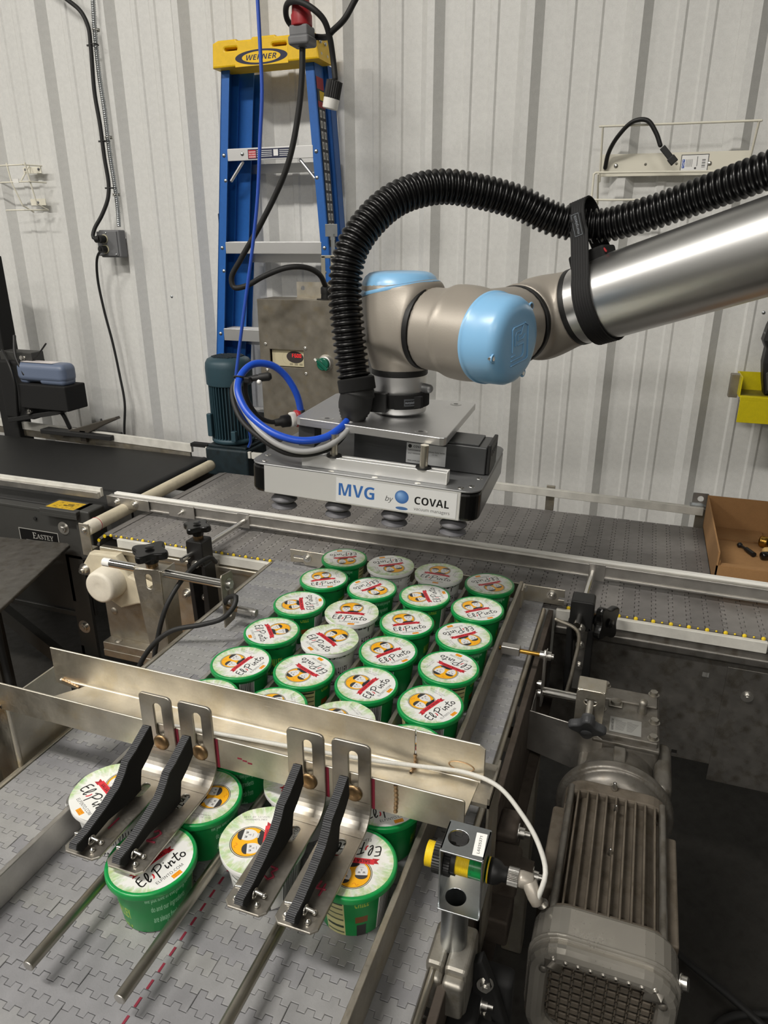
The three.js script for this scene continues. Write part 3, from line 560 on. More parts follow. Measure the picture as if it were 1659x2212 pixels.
// ---------- stainless channel across the lanes ----------
{
  const t = thing('steel_channel', 'bent stainless channel bridging the cup lanes with weld marks', 'channel', [-0.05, 0.965, 0.5]);
  // the wall is two sheets with an open seam, tacked together by a weld
  obj('back_wall', extr([[-0.412, 0.972], [-0.412, 1.04], [0.2253, 1.04], [0.2253, 0.968], [-0.38, 0.968]], 0.003, 0.0008).translate(0, 0, 0.457), M.steel, t);
  obj('back_wall', extr([[0.2267, 0.968], [0.2267, 1.04], [0.316, 1.04], [0.324, 1.034], [0.324, 0.985], [0.30, 0.968]], 0.003, 0.0008).translate(0, 0, 0.457), M.steel, t);
  obj('channel_floor', [extr([[-0.40, -0.536], [-0.345, -0.462], [0.318, -0.462], [0.314, -0.536]], 0.003).rotateX(-Math.PI / 2).translate(0, 0.978, 0), lathe([[0.003, -0.36], [0.003, 0.36]], [-0.04, 0.9795, 0.4605], [1, 0, 0], 8)], M.steel, t);
  obj('front_lip', extr(rrect(-0.50, 0.962, 0.316, 1.0135, 0.004), 0.003, 0.0007).translate(0, 0, 0.536), M.steel, t);
  obj('support_leg', [extr([[0.40, 0.70], [0.40, 0.975], [0.537, 0.975], [0.537, 0.70]], 0.003).rotateY(-Math.PI / 2).translate(-0.446, 0, 0), extr(rrect(-0.496, 0.70, -0.446, 0.975, 0.004), 0.003).translate(0, 0, 0.533), lathe([[0.006, 0], [0.006, 0.27]], [-0.449, 0.702, 0.531], [0, 1, 0], 14)], M.steel, t);
  obj('support_leg', [extr([[0.42, 0.70], [0.42, 0.99], [0.50, 0.99], [0.50, 0.70]], 0.003).rotateY(-Math.PI / 2).translate(0.340, 0, 0), box(0.312, 0.340, 0.974, 0.980, 0.42, 0.50)], M.steelDull, t);
  const weld = (pts, r) => sweep(pts, (l) => r * (1 + 0.25 * Math.sin(l * 900)), 40, 8);
  obj('weld_bead', [weld([[-0.452, 0.966, 0.537], [-0.470, 0.964, 0.538], [-0.496, 0.968, 0.537]], 0.0042), weld([[-0.395, 0.982, 0.462], [-0.375, 0.980, 0.464], [-0.352, 0.981, 0.470]], 0.0022), weld([[0.226, 1.0, 0.4605], [0.226, 0.9825, 0.463], [0.225, 0.982, 0.478]], 0.0022), weld([[0.224, 1.012, 0.5398], [0.225, 0.99, 0.5398], [0.224, 0.968, 0.5398]], 0.0024), new THREE.TorusGeometry(0.014, 0.0009, 6, 30).scale(1.25, 0.5, 1).translate(0.292, 0.998, 0.4603)], mat('#b79a78', 0.5, 0.9), t);
  obj('red_marking', [0, 1, 2].map(i => box(-0.012 + i * 0.008, -0.005 + i * 0.008, 0.987 - i * 0.002, 0.9895 - i * 0.002, 0.5389, 0.5393)), M.redMark, t);
  // grey sensor cable along the channel
  const c = tag(obj('sensor_cable', tube([[-0.14, 0.985, 0.505], [-0.02, 0.985, 0.494], [0.07, 0.986, 0.487], [0.165, 0.987, 0.478], [0.235, 0.988, 0.468], [0.30, 0.991, 0.462], [0.345, 0.996, 0.478], [0.385, 1.000, 0.522], [0.412, 1.002, 0.565], [0.425, 0.998, 0.60], [0.421, 0.977, 0.614], [0.4185, 0.966, 0.6145]], 0.0031, 90, 10), mat('#c9c8c2', 0.5, 0, { map: T.speck })), 'thin off-white sensor cable curving from the channel to the yellow sensor', 'cable');
}
// ---------- four slotted brackets with paddles ----------
const digit = { '1': [[[0.5, 0.05], [0.44, 0.95]]], '2': [[[0.15, 0.25], [0.4, 0.05], [0.75, 0.2], [0.6, 0.55], [0.15, 0.95], [0.85, 0.9]]], '3': [[[0.15, 0.1], [0.7, 0.15], [0.4, 0.45], [0.75, 0.7], [0.45, 0.95], [0.1, 0.8]]], '4': [[[0.3, 0.05], [0.2, 0.55], [0.85, 0.5]], [[0.65, 0.15], [0.6, 0.95]]] };
['1', '2', '3', '4'].forEach((d, i) => {
  const x0 = [-0.1672, -0.1012, 0.0705, 0.1362][i], w = 0.0548, xc = x0 + w / 2;
  const words = ['one', 'two', 'three', 'four'][i];
  const t = thing('slotted_bracket', `bent stainless slotted bracket marked with a red ${['stroke for one', 'two', 'three', 'four'][i]}`, 'bracket', [xc, 0.938, 0.60], 'numbered paddle brackets');
  const zt = 0.5395, th = 0.004, yb = 0.9385, R = 0.030, zf = 0.719;
  // upright with slot
  obj('upright', extr([...rrect(x0, yb + R + th, x0 + w, 1.066, 0.008).slice(0, 10), [x0, yb + R + th], [x0 + w, yb + R + th]], th, 0.0008, [slot(xc + 0.003, 1.000, xc + 0.003, 1.046, 0.0066)]).translate(0, 0, zt), M.bracketSteel, t);
  // rounded bend
  const bend = []; const n = 9; const prof = [];
  for (let k = 0; k <= n; k++) { const a = k / n * Math.PI / 2; prof.push([zt + R + th - (R + th) * Math.cos(a), yb + R + th - (R + th) * Math.sin(a)]); }
  for (let k = n; k >= 0; k--) { const a = k / n * Math.PI / 2; prof.push([zt + R + th - R * Math.cos(a), yb + R + th - R * Math.sin(a)]); }
  obj('bend', extr(prof.map(([z, y]) => [-z, y]), w, 0.0006).rotateY(Math.PI / 2).translate(x0, 0, 0), M.bracketSteel, t);
  // foot with slot near the bend
  const foot = extr([[x0, -(zt + R + th)], [x0 + w, -(zt + R + th)], [x0 + w, -zf + 0.007], [x0 + w - 0.007, -zf], [x0 + 0.007, -zf], [x0, -zf + 0.007]], th, 0.0008, [slot(xc + 0.003, -(zt + R + 0.018), xc + 0.003, -(zt + R + 0.034), 0.006)]).rotateX(-Math.PI / 2).translate(0, yb, 0);
  obj('foot', foot, M.bracketSteel, t);
  obj('carriage_bolt', [lathe([[0.0125, 0], [0.0122, 0.002], [0.009, 0.0045], [0, 0.0055]], [xc + 0.003, 0.985, zt + th], [0, 0, 1], 28)], M.bronze, t);
  obj('red_digit', digit[d].map(l => l.slice(1).map((q, k) => { const a = l[k], f = p => [x0 + 0.026 + p[0] * 0.018, yb + th + 0.0004, 0.650 + p[1] * 0.022]; return cyl(f(a), f(q), 0.0013, 0.0013, 6); })).flat(), M.redMark, t);
  obj('red_stripe', box(x0 + w, x0 + w + 0.004, 0.963, 1.012, 0.5391, 0.5396), M.redMark, t);
  // paddle: black plastic plate in the yz plane, held by clips on the foot
  const px = x0 + 0.026, p = thing('paddle', `black cut plastic paddle pinned to the bracket marked ${words}`, 'paddle', [px, 0.943, 0.64], 'black paddles');
  const out = [[0.700, 0.947], [0.716, 0.9445], [0.7245, 0.957], [0.7225, 0.9635], [0.702, 0.9645], [0.667, 0.973], [0.638, 0.983], [0.625, 0.994], [0.615, 1.0065], [0.599, 1.012], [0.565, 1.029], [0.5605, 1.026], [0.5595, 0.995], [0.577, 0.982], [0.592, 0.974], [0.5965, 0.956], [0.598, 0.944], [0.612, 0.9435], [0.641, 0.9465], [0.665, 0.9505]];
  const pg = extr(out.map(([z, y]) => [-z, y]), 0.011, 0.0008).rotateY(Math.PI / 2).translate(px - 0.0055, 0, 0);
  const body = obj('plate', pg, M.blackMatte, p);
  const edge = []; for (const [a, b] of [[2, 3], [3, 4], [4, 5], [5, 6], [6, 7], [7, 8], [8, 9], [9, 10]]) {       // saw-cut scalloped rim
    const za = out[a][0], ya = out[a][1], zb = out[b][0], yc = out[b][1], L = Math.hypot(zb - za, yc - ya), nS = Math.max(3, Math.round(L / 0.0026));
    for (let k = 0; k < nS; k++) { const u = (k + 0.5) / nS; edge.push(cyl([px - 0.0056, ya + (yc - ya) * u - 0.0008, za + (zb - za) * u - 0.0006], [px + 0.0056, ya + (yc - ya) * u - 0.0008 + rr(-0.0003, 0.0003), za + (zb - za) * u - 0.0006], L / nS * 0.62, L / nS * 0.62, 6)); }
  }
  obj('cut_edge', edge, M.paddleEdge, body);
  const clip = [];
  for (const s of [-1, 1]) {
    clip.push(cyl([px + s * 0.006, 0.955, 0.7], [px + s * 0.018, 0.953, 0.7], 0.0022, 0.0022, 10), new THREE.TorusGeometry(0.0055, 0.0013, 6, 16).rotateY(Math.PI / 2).translate(px + s * 0.0075, 0.951, 0.7), dome([px + s * 0.014, 0.9432, 0.708], [0, 1, 0], 0.0038, 0.005), dome([px + s * 0.016, 0.9432, 0.694], [0, 1, 0], 0.0036, 0.004));
  }
  obj('pivot_pin', clip, M.screw, p);
});
// ---------- photo sensor on its post ----------
{
  const b = thing('sensor_bracket', 'zinc box bracket with round holes and white number sticker on a post', 'bracket', [0.333, 0, 0.606]);
  const X0 = 0.3075, X1 = 0.3585, ZF = 0.629, ZB = 0.580, YT = 1.020, YB = 0.935;
  obj('top_plate', extr(rrect(X0, -ZF, X1, -ZB, 0.002), 0.0022, 0.0004, [circ(X0 + 0.0165, -0.6045, 0.0125, 28)]).rotateX(-Math.PI / 2).translate(0, YT - 0.0022, 0), M.zinc, b);
  obj('bottom_plate', extr(rrect(X0, -ZF - 0.006, X1, -ZB, 0.002), 0.0022, 0.0004, [circ(X0 + 0.018, -0.613, 0.0125, 28)]).rotateX(-Math.PI / 2).translate(0, YB, 0), M.zinc, b);
  for (const x of [X0, X1 - 0.0022]) obj('side_plate', extr(rrect(-ZF, YB, -ZB, YT, 0.003), 0.0022, 0.0004, [circ(-0.604, 0.984, 0.0152, 28)]).rotateY(Math.PI / 2).translate(x, 0, 0), M.zinc, b);
  const st = canvasTex(256, 128, (c) => { c.fillStyle = '#f1f1ee'; c.fillRect(0, 0, 256, 128); c.fillStyle = '#222'; c.font = 'bold 44px monospace'; c.textAlign = 'center'; c.save(); c.translate(128, 64); c.rotate(Math.PI); c.fillText('L6035371', 0, 14, 220); c.restore(); c.restore; });
  const sg = new THREE.PlaneGeometry(0.034, 0.0125).rotateX(-Math.PI / 2).rotateY(-Math.PI / 2 + 0.06).translate(0.3495, YT + 0.0003, 0.606);
  obj('number_sticker', sg, mat('#ffffff', 0.5, 0, { map: st }), b, true);
  obj('post', [lathe([[0.0165, 0], [0.0165, YB - 0.862], [0.0138, YB - 0.862], [0.0138, 0]], [0.3255, 0.862, 0.613], [0, 1, 0], 36), cyl([0.3255, 0.30, 0.613], [0.3255, 0.80, 0.613], 0.0165, 0.0165, 32)], M.zinc, b);
  obj('weld_blob', [0, 1, 2].map(i => new THREE.SphereGeometry(0.004, 10, 8).scale(1.4, 0.7, 0.8).translate(0.318 + i * 0.005, 0.934, 0.6285)), M.fastener, b);
  const cl = thing('post_clamp', 'cast aluminium split clamp gripping the sensor post', 'clamp', [0.325, 0.80, 0.61]);
  obj('jaw', [extr(rrect(0.300, 0.792, 0.3225, 0.864, 0.006), 0.062, 0.005).translate(0, 0, 0.588), box(0.288, 0.303, 0.782, 0.83, 0.622, 0.655, 0.005), box(0.302, 0.3225, 0.80, 0.855, 0.645, 0.662, 0.006)], M.castAlu, cl);
  obj('jaw', [extr(rrect(0.3238, 0.792, 0.352, 0.866, 0.006), 0.066, 0.005).translate(0, 0, 0.586), box(0.3238, 0.350, 0.80, 0.856, 0.645, 0.664, 0.006)], M.castAlu, cl);
  obj('mount_arm', [box(0.33, 0.40, 0.70, 0.80, 0.57, 0.60, 0.008), extr([[0.352, 0.70], [0.352, 0.84], [0.362, 0.85], [0.385, 0.79], [0.405, 0.72], [0.39, 0.69]], 0.016, 0.003).translate(0, 0, 0.60)], M.blackMatte, cl);
  each('bolt', [nut([0.368, 0.812, 0.616], [0.3, 0.2, 1], 0.007, 0.006, 0.004), nut([0.372, 0.755, 0.616], [0.3, 0.2, 1], 0.008, 0.007, 0.006), nut([0.30, 0.74, 0.64], [-0.3, 0.2, 1], 0.008, 0.007, 0.006)], M.fastener, cl);
  const s = thing('photo_sensor', 'yellow and green threaded barrel photo sensor in the zinc bracket', 'sensor', [0.34, 0.984, 0.604]);
  const ax = (x) => [x, 0.984, 0.604], D = [1, 0, 0];
  const thread = (x0, x1, r) => { const p = []; for (let x = x0; x <= x1 + 1e-6; x += 0.0004) p.push([r + 0.0004 * Math.cos((x - x0) / 0.0016 * 2 * Math.PI), x - x0]); return lathe([[0, 0], ...p, [0, x1 - x0]], ax(x0), D, 36); };
  obj('nose', thread(0.2865, 0.2965, 0.0146), M.yellowPin, s);
  obj('barrel', thread(0.3215, 0.3395, 0.0146), M.yellowPin, s);
  const grn = canvasTex(256, 128, c => { c.fillStyle = '#0f7f3f'; c.fillRect(0, 0, 256, 128); c.fillStyle = '#063a1c'; c.font = '18px sans-serif'; for (let i = 0; i < 6; i++) c.fillText('10-30 V', 20 + i * 40, 24 + i * 18); c.fillStyle = '#a7d6b2'; c.fillRect(120, 60, 10, 10); });
  obj('green_band', lathe([[0.0144, 0], [0.0144, 0.0185]], ax(0.3395), D, 36), mat('#ffffff', 0.25, 0, { map: grn }), s, true);
  const knurl = (x0, x1, r) => { const p = []; for (let i = 0; i < 72; i++) p.push([(r - (i % 2 ? 0.0009 : 0)) * Math.cos(i / 36 * Math.PI), (r - (i % 2 ? 0.0009 : 0)) * Math.sin(i / 36 * Math.PI)]); return extr(p, x1 - x0).rotateY(Math.PI / 2).translate(x0, 0.984, 0.604); };
  obj('lock_nut', knurl(0.2965, 0.306, 0.0195), M.black, s);
  obj('lock_nut', [knurl(0.3105, 0.3175, 0.0195), orient(new THREE.CylinderGeometry(0.0175, 0.0175, 0.006, 6).translate(0, 0.003, 0), ax(0.3175), D)], M.black, s);
  obj('yellow_ring', cyl(ax(0.3605), ax(0.3622), 0.0146, 0.0146, 32), M.yellowPin, s);
  obj('end_cap', lathe([[0, 0], [0.0145, 0], [0.0145, 0.006], [0.0125, 0.012], [0.009, 0.016], [0.009, 0.020], [0.0078, 0.020], [0.0078, 0.024], [0, 0.024]], ax(0.3622), D, 32), M.black, s);
  obj('coupling_ring', [knurl(0.384, 0.396, 0.0105)], M.chrome, s);
  obj('elbow_plug', [lathe([[0, 0], [0.0092, 0], [0.0098, 0.004], [0.0092, 0.016], [0, 0.018]], ax(0.396), D, 24), lathe([[0, 0], [0.0088, 0], [0.0082, 0.018], [0.0066, 0.026], [0.0035, 0.028], [0, 0.028]], [0.408, 0.986, 0.606], [0.5, -0.85, 0.35], 24)], mat('#b7b0a6', 0.4, 0.4, { map: T.stain }), s);
}
// ---------- robot arm ----------
const A5 = 21 * Math.PI / 180, z5 = V(Math.cos(A5), -0.05, Math.sin(A5)).normalize(), z4 = V(Math.sin(A5), 0, -Math.cos(A5));
const J3 = V(-0.0427, 1.505, -0.261), J2 = J3.clone().addScaledVector(z5, 0.165), J1 = J2.clone().addScaledVector(z4, 0.31).setY(1.502);
const PH = 19 * Math.PI / 180, dT = V(Math.cos(A5), 0, Math.sin(A5)).multiplyScalar(Math.cos(PH)).addScaledVector(UP, Math.sin(PH));
const on = (p, d, t) => p.clone().addScaledVector(d, t);
const smin = (a, b, k) => { const h = Math.max(0, Math.min(1, 0.5 + 0.5 * (b - a) / k)); return b * (1 - h) + a * h - k * h * (1 - h); };
function coneDist(p, a, d, L, r0, r1, rnd_) {                               // tapered cylinder with softened ends
  const q = p.clone().sub(a), t = q.dot(d), u = Math.max(0, Math.min(1, t / L)), r = Math.sqrt(Math.max(0, q.lengthSq() - t * t));
  const dr = r - (r0 + (r1 - r0) * u) + rnd_, dt = Math.max(-t, t - L) + rnd_;
  return Math.min(Math.max(dr, dt), 0) + Math.hypot(Math.max(dr, 0), Math.max(dt, 0)) - rnd_;
}
function blob(field, c, half, n = 72) {
  const mc = new MarchingCubes(n, new THREE.MeshBasicMaterial(), false, false, 200000); mc.isolation = 0;
  let i = 0; const p = V(0, 0, 0);
  for (let z = 0; z < n; z++) for (let y = 0; y < n; y++) for (let x = 0; x < n; x++) {
    p.set(c.x + (x - n / 2) / (n / 2) * half, c.y + (y - n / 2) / (n / 2) * half, c.z + (z - n / 2) / (n / 2) * half);
    mc.field[i++] = -field(p) * 40;
  }
  mc.update();
  const k = mc.count, g = new THREE.BufferGeometry();
  g.setAttribute('position', new THREE.BufferAttribute(mc.positionArray.slice(0, k * 3), 3)); g.setAttribute('normal', new THREE.BufferAttribute(mc.normalArray.slice(0, k * 3), 3));
  g.scale(half, half, half).translate(c.x, c.y, c.z);
  return g;
}
// joint housing: main axis from the output ring to under the cap, blended into a branch
function housing(c, axis, out, capIn, rOut, rCap, branch, bLen, rB) {
  const a0 = on(c, axis, -out);
  return blob(p => smin(coneDist(p, a0, axis, out * 0.72, rOut, rCap, 0.004), smin(coneDist(p, on(c, axis, -out * 0.30), axis, out * 0.30 + capIn, rCap, rCap, 0.004), coneDist(p, c, branch, bLen, rB * 0.97, rB, 0.003), 0.05), 0.012), on(on(c, axis, (capIn - out) / 2), branch, bLen * 0.3), 0.185);
}
// blue cap with a slanted lower edge: short on the branch side, tall on the other
function blueCap(c, axis, branch, top, lo, hi, R) {
  const u = branch.clone().sub(axis.clone().multiplyScalar(branch.dot(axis))).normalize(), v = axis.clone().cross(u), na = 56, pos = [], idx = [];
  const prof = s => [[R + 0.0005, s], [R + 0.0022, s + 0.001], [R + 0.0022, s + 0.007], [R - 0.0005, s + 0.0085], [R - 0.001, s * 0.45 + (top - 0.026) * 0.55], [R - 0.003, top - 0.022], [R - 0.009, top - 0.0105], [R - 0.018, top - 0.0035], [R - 0.030, top - 0.0006], [R * 0.45, top + 0.0006], [0.0001, top + 0.001]];
  let rows = 0;
  for (let k = 0; k <= na; k++) {
    const a = k / na * 2 * Math.PI, s = lo + (hi - lo) * (0.5 + 0.5 * Math.cos(a)), P = prof(s); rows = P.length;
    for (const [r, h] of P) { const q = on(c, axis, h).addScaledVector(u, r * Math.cos(a)).addScaledVector(v, r * Math.sin(a)); pos.push(q.x, q.y, q.z); }
  }
  for (let k = 0; k < na; k++) for (let i = 0; i < rows - 1; i++) { const a = k * rows + i, b = a + rows; idx.push(a, b, a + 1, b, b + 1, a + 1); }
  const g = new THREE.BufferGeometry(); g.setAttribute('position', new THREE.Float32BufferAttribute(pos, 3)); g.setIndex(idx); g.computeVertexNormals();
  return g;
}
const ringAt = (c, d, r, w = 0.012) => lathe([[r - 0.012, -w / 2], [r - 0.001, -w / 2], [r, -w / 2 + 0.001], [r, w / 2 - 0.001], [r - 0.001, w / 2], [r - 0.012, w / 2]], c, d, 56);
{
  const t = thing('robot_arm', 'grey robot arm with light blue joint caps and an aluminium forearm tube', 'robot arm', [1.45, 0, -0.15]);
  const up = UP.clone(), nz4 = z4.clone().negate();
  // wrist three (vertical, carries the tool)
  const w3 = obj('wrist_joint', housing(J3, up, 0.098, 0.083, 0.0605, 0.0825, z5, 0.070, 0.083), M.joint, t);
  const c3 = obj('joint_cap', blueCap(J3, up, z5, 0.108, 0.050, 0.084, 0.0835), M.capBlue, w3);
  // wrist two (along z5, branch going back)
  const w2 = obj('wrist_joint', housing(J2, z5, 0.080, 0.060, 0.0835, 0.0835, z4, 0.192, 0.0835), M.joint, t);
  const c2 = obj('joint_cap', blueCap(J2, z5, z4, 0.132, 0.050, 0.078, 0.0878), M.capBlue, w2);
  const capScrew = (axis, br, c, R, ang, h) => {
    const u = br.clone().sub(axis.clone().multiplyScalar(br.dot(axis))).normalize(), v = axis.clone().cross(u), rd = u.multiplyScalar(Math.cos(ang)).addScaledVector(v, Math.sin(ang));
    const p = on(on(c, axis, h), rd, R);
    return { pocket: orient(new THREE.TorusGeometry(0.0072, 0.0018, 8, 20).rotateX(Math.PI / 2).translate(0, 0.006, 0), p, axis), screw: orient(new THREE.CylinderGeometry(0.0045, 0.005, 0.016, 14), on(p, rd, 0.001), axis) };
  };
  for (const a of [3.45, 0.95, -1.0]) { const s = capScrew(z5, z4, J2, 0.077, a, 0.1165); obj('screw_pocket', s.pocket, M.capBlue, c2); obj('screw', s.screw, M.chrome, c2); }
  { const s = capScrew(up, z5, J3, 0.072, 2.3, 0.0965); obj('screw_pocket', s.pocket, M.capBlue, c3); obj('screw', s.screw, M.chrome, c3); }
  // raised maker's mark on the cap face
  {
    const ex = V(0, 1, 0).cross(z5).normalize(), ey = z5.clone().cross(ex).normalize(), k = 0.165, cs = Math.cos(k), sn = Math.sin(k);
    const q = (x, y) => on(on(on(J2, z5, 0.1335), ex, (x * cs - y * sn)), ey, (x * sn + y * cs));
    const line = pts => wire(pts.map(p => { const w = q(p[0] * 0.0105, p[1] * 0.0105); return [w.x, w.y, w.z]; }), 0.0014, 6);
    obj('embossed_mark', [
      ...line([[-3, -3.6], [2.2, -3.6], [2.7, -3.2], [2.7, 2.6], [1.6, 3.3]]),
      ...line([[-3, -2.7], [0.6, -2.7], [1.2, -2.2], [1.2, -0.3], [-0.8, -0.3]]),
      ...line([[-3, -1.9], [-1.6, -1.9]]),
      ...line([[-2.6, -1.2], [-2.6, 2.9], [-2.2, 3.2], [1.2, 3.2], [0.2, 1.5]]),
      ...line([[-1.7, -0.2], [-1.7, 1.6], [-1.3, 2.2], [0.0, 2.2]]), ...line([[0.2, 1.5], [-0.7, 1.5], [-0.8, 0.6], [0.9, 0.6], [1.6, 1.2]]),
    ], M.capBlue, c2);
  }
  // wrist one and forearm
  const w1 = obj('wrist_joint', housing(J1, z4, 0.100, 0.075, 0.0835, 0.084, dT, 0.095, 0.0825), M.joint, t);
  obj('joint_cap', blueCap(J1, z4, dT, 0.112, 0.046, 0.075, 0.0865), M.capBlue, w1);
  obj('seal_ring', ringAt(on(J3, up, -0.099), up, 0.0622, 0.013), M.black, t);
  obj('seal_ring', ringAt(on(J3, z5, 0.0785), z5, 0.0852, 0.013), M.black, t);
  obj('seal_ring', ringAt(on(J2, z4, 0.203), z4, 0.0852, 0.013), M.black, t);
  obj('seal_ring', ringAt(on(J1, dT, 0.102), dT, 0.0845, 0.013), M.black, t);
  obj('tool_flange', lathe([[0.030, 0.003], [0.058, 0.003], [0.060, 0.007], [0.060, 0.022], [0.0575, 0.026], [0.0575, 0.05], [0.0608, 0.054], [0.0608, 0.086]], [J3.x, 1.3125, J3.z], [0, 1, 0], 56), M.alu, t);
  obj('connector_plug', [cyl([J3.x + 0.058, 1.372, J3.z + 0.012], [J3.x + 0.072, 1.372, J3.z + 0.016], 0.011, 0.010, 20), new THREE.SphereGeometry(0.010, 16, 10).translate(J3.x + 0.072, 1.372, J3.z + 0.016)], M.aluGrey, t);
  const tb = lathe([[0.0835, 0.1085], [0.0835, 0.145], [0.087, 0.165], [0.0885, 0.185], [0.0885, 0.83]], J1, dT, 72);
  obj('forearm_tube', tb, M.tubeAlu, t);
  // elbow, upper arm and pedestal, beyond the frame
  const E = on(J1, dT, 0.88);
  obj('elbow', [cyl(on(E, z4, -0.11), on(E, z4, 0.24), 0.105, 0.105, 48), cyl(on(E, dT, -0.10), E, 0.095, 0.095, 48)], M.joint, t);
  const S = V(1.45, 1.05, -0.15), E2 = on(E, z4, -0.16 + 0.32);
  obj('upper_arm', cyl(on(E2, z4, 0.06), V(S.x, S.y, E2.z + z4.z * 0.06), 0.09, 0.1, 40), M.tubeAlu, t);
  obj('shoulder', [cyl(V(S.x, S.y, S.z + 0.12), V(S.x, S.y, -0.62), 0.12, 0.12, 48), cyl(V(S.x, 0.86, S.z), S, 0.13, 0.12, 48)], M.joint, t);
  obj('pedestal', [box(S.x - 0.14, S.x + 0.14, 0.03, 0.86, S.z - 0.14, S.z + 0.14, 0.01), box(S.x - 0.24, S.x + 0.24, 0, 0.03, S.z - 0.22, S.z + 0.22)], M.machine, t);

  // corrugated hose
  const hp = [[-0.104, 1.382, -0.152], [-0.115, 1.437, -0.159], [-0.125, 1.512, -0.163], [-0.135, 1.584, -0.177], [-0.128, 1.651, -0.195], [-0.102, 1.706, -0.229], [-0.055, 1.755, -0.279], [0.017, 1.778, -0.337], [0.095, 1.769, -0.384], [0.169, 1.749, -0.421], [0.247, 1.715, -0.447], [0.334, 1.702, -0.462], [0.434, 1.724, -0.438], [0.533, 1.757, -0.408], [0.634, 1.792, -0.356], [0.74, 1.83, -0.32], [0.90, 1.90, -0.28]];
  const pit = 0.0133;
  const h = thing('corrugated_hose', 'black corrugated hose looping over the robot wrist', 'hose', [0.2, 1.7, -0.4]);
  obj('hose', sweep(hp, l => 0.0316 + 0.0038 * Math.tanh(1.8 * Math.cos(l / pit * 2 * Math.PI)), 1250, 26), M.hose, h);
  const sl = (a, b, pr, m, nm) => { a = vv(a); b = vv(b); const d = b.clone().sub(a); return obj(nm, lathe(pr, a, d, 40), m, h); };
  sl([-0.099, 1.376, -0.1505], [-0.112, 1.300, -0.140], [[0.030, -0.012], [0.0335, -0.010], [0.036, 0.0], [0.0375, 0.003], [0.0375, 0.006], [0.0352, 0.008], [0.0358, 0.030], [0.0335, 0.042], [0.031, 0.045], [0.031, 0.049], [0.0285, 0.051], [0.0285, 0.055], [0.0255, 0.057], [0.0255, 0.061], [0.0225, 0.063], [0.0215, 0.068], [0.0, 0.068]], M.rubber, 'end_boot');
  // hook and loop collar at the boot
  sl([-0.104, 1.400, -0.153], [-0.099, 1.374, -0.1505], [[0.0335, -0.004], [0.0385, -0.003], [0.0395, 0.0], [0.0395, 0.022], [0.0385, 0.024], [0.033, 0.025]], M.velvet, 'fleece_collar');

  // straps
  const st = thing('hose_strap', 'black elastic strap binding the hose to the forearm tube', 'strap', [0.33, 1.62, -0.45]);
  const T0 = on(J1, dT, 0.155), e1 = UP.clone().sub(dT.clone().multiplyScalar(dT.y)).normalize(), e2 = dT.clone().cross(e1);
  // closed loop around tube and hose in the plane across the tube
  const Hc = [0.162, 0.0];                                          // hose centre in (e1,e2)
  const ringPts = [];
  for (let i = 0; i <= 26; i++) { const th = Math.PI * 0.30 + i / 26 * Math.PI * 1.40; ringPts.push([0.091 * Math.cos(th), 0.091 * Math.sin(th)]); }
  for (let i = 0; i <= 16; i++) { const th = -Math.PI * 0.62 + i / 16 * Math.PI * 1.24; ringPts.push([Hc[0] + 0.0500 * Math.cos(th), Hc[1] + 0.0392 * Math.sin(th)]); }
  const band = (pts, w, thk, nrib) => {
    const g = []; const pos = [], idx = []; const n = pts.length, prof = [];
    for (let k = 0; k <= nrib * 4; k++) { const x = -w / 2 + w * k / (nrib * 4); prof.push([x, thk + 0.0005 * Math.cos(k / 4 * 2 * Math.PI)]); }
    prof.push([w / 2, 0], [-w / 2, 0]); prof.push(prof[0]);
    for (let i = 0; i <= n; i++) {
      const a = pts[i % n], p0 = pts[(i - 1 + n) % n], p1 = pts[(i + 1) % n]; let tx = p1[0] - p0[0], ty = p1[1] - p0[1]; const L = Math.hypot(tx, ty) || 1; tx /= L; ty /= L;
      for (const [s, o] of prof) { const q = on(on(on(T0, dT, s), e1, a[0] + ty * o), e2, a[1] - tx * o); pos.push(q.x, q.y, q.z); }
    }
    const m = prof.length;
    for (let i = 0; i < n; i++) for (let k = 0; k < m - 1; k++) { const a = i * m + k, b = a + m; idx.push(a, b, a + 1, b, b + 1, a + 1); }
    const q = new THREE.BufferGeometry(); q.setAttribute('position', new THREE.Float32BufferAttribute(pos, 3)); q.setIndex(idx); q.computeVertexNormals(); return q;
  };
  obj('webbing', band(ringPts, 0.040, 0.0028, 7), mat('#0c0c0d', 0.75), st);
  obj('saddle', [-1, 1].map(k => { const c0 = on(on(T0, e1, 0.088), dT, k * 0.022); return box(-0.02, 0.02, -0.016, 0.018, -0.03, 0.03, 0.006).applyMatrix4(new THREE.Matrix4().makeBasis(dT, e1, e2).setPosition(c0)); }), M.blackMatte, st);
  obj('red_wire', tube([on(on(T0, e1, 0.094), dT, 0.022), on(on(on(T0, e1, 0.104), dT, 0.034), e2, 0.02), on(on(on(T0, e1, 0.09), dT, 0.045), e2, 0.03)], 0.0022, 16, 8), M.red, st);
  const logoTex = canvasTex(256, 128, c => { c.fillStyle = '#17181a'; c.fillRect(0, 0, 256, 128); c.strokeStyle = '#7f858c'; c.lineWidth = 4; c.strokeRect(16, 20, 224, 88); c.fillStyle = '#9aa0a8'; c.font = '44px sans-serif'; c.textAlign = 'center'; c.fillText('murrplastik', 128, 80, 200); });
  const lm = mat('#ffffff', 0.7, 0, { map: logoTex });
  const w3s = thing('hose_strap', 'black strap with buckle clamping the hose end to the tool flange', 'strap', [J3.x, 1.35, J3.z]);
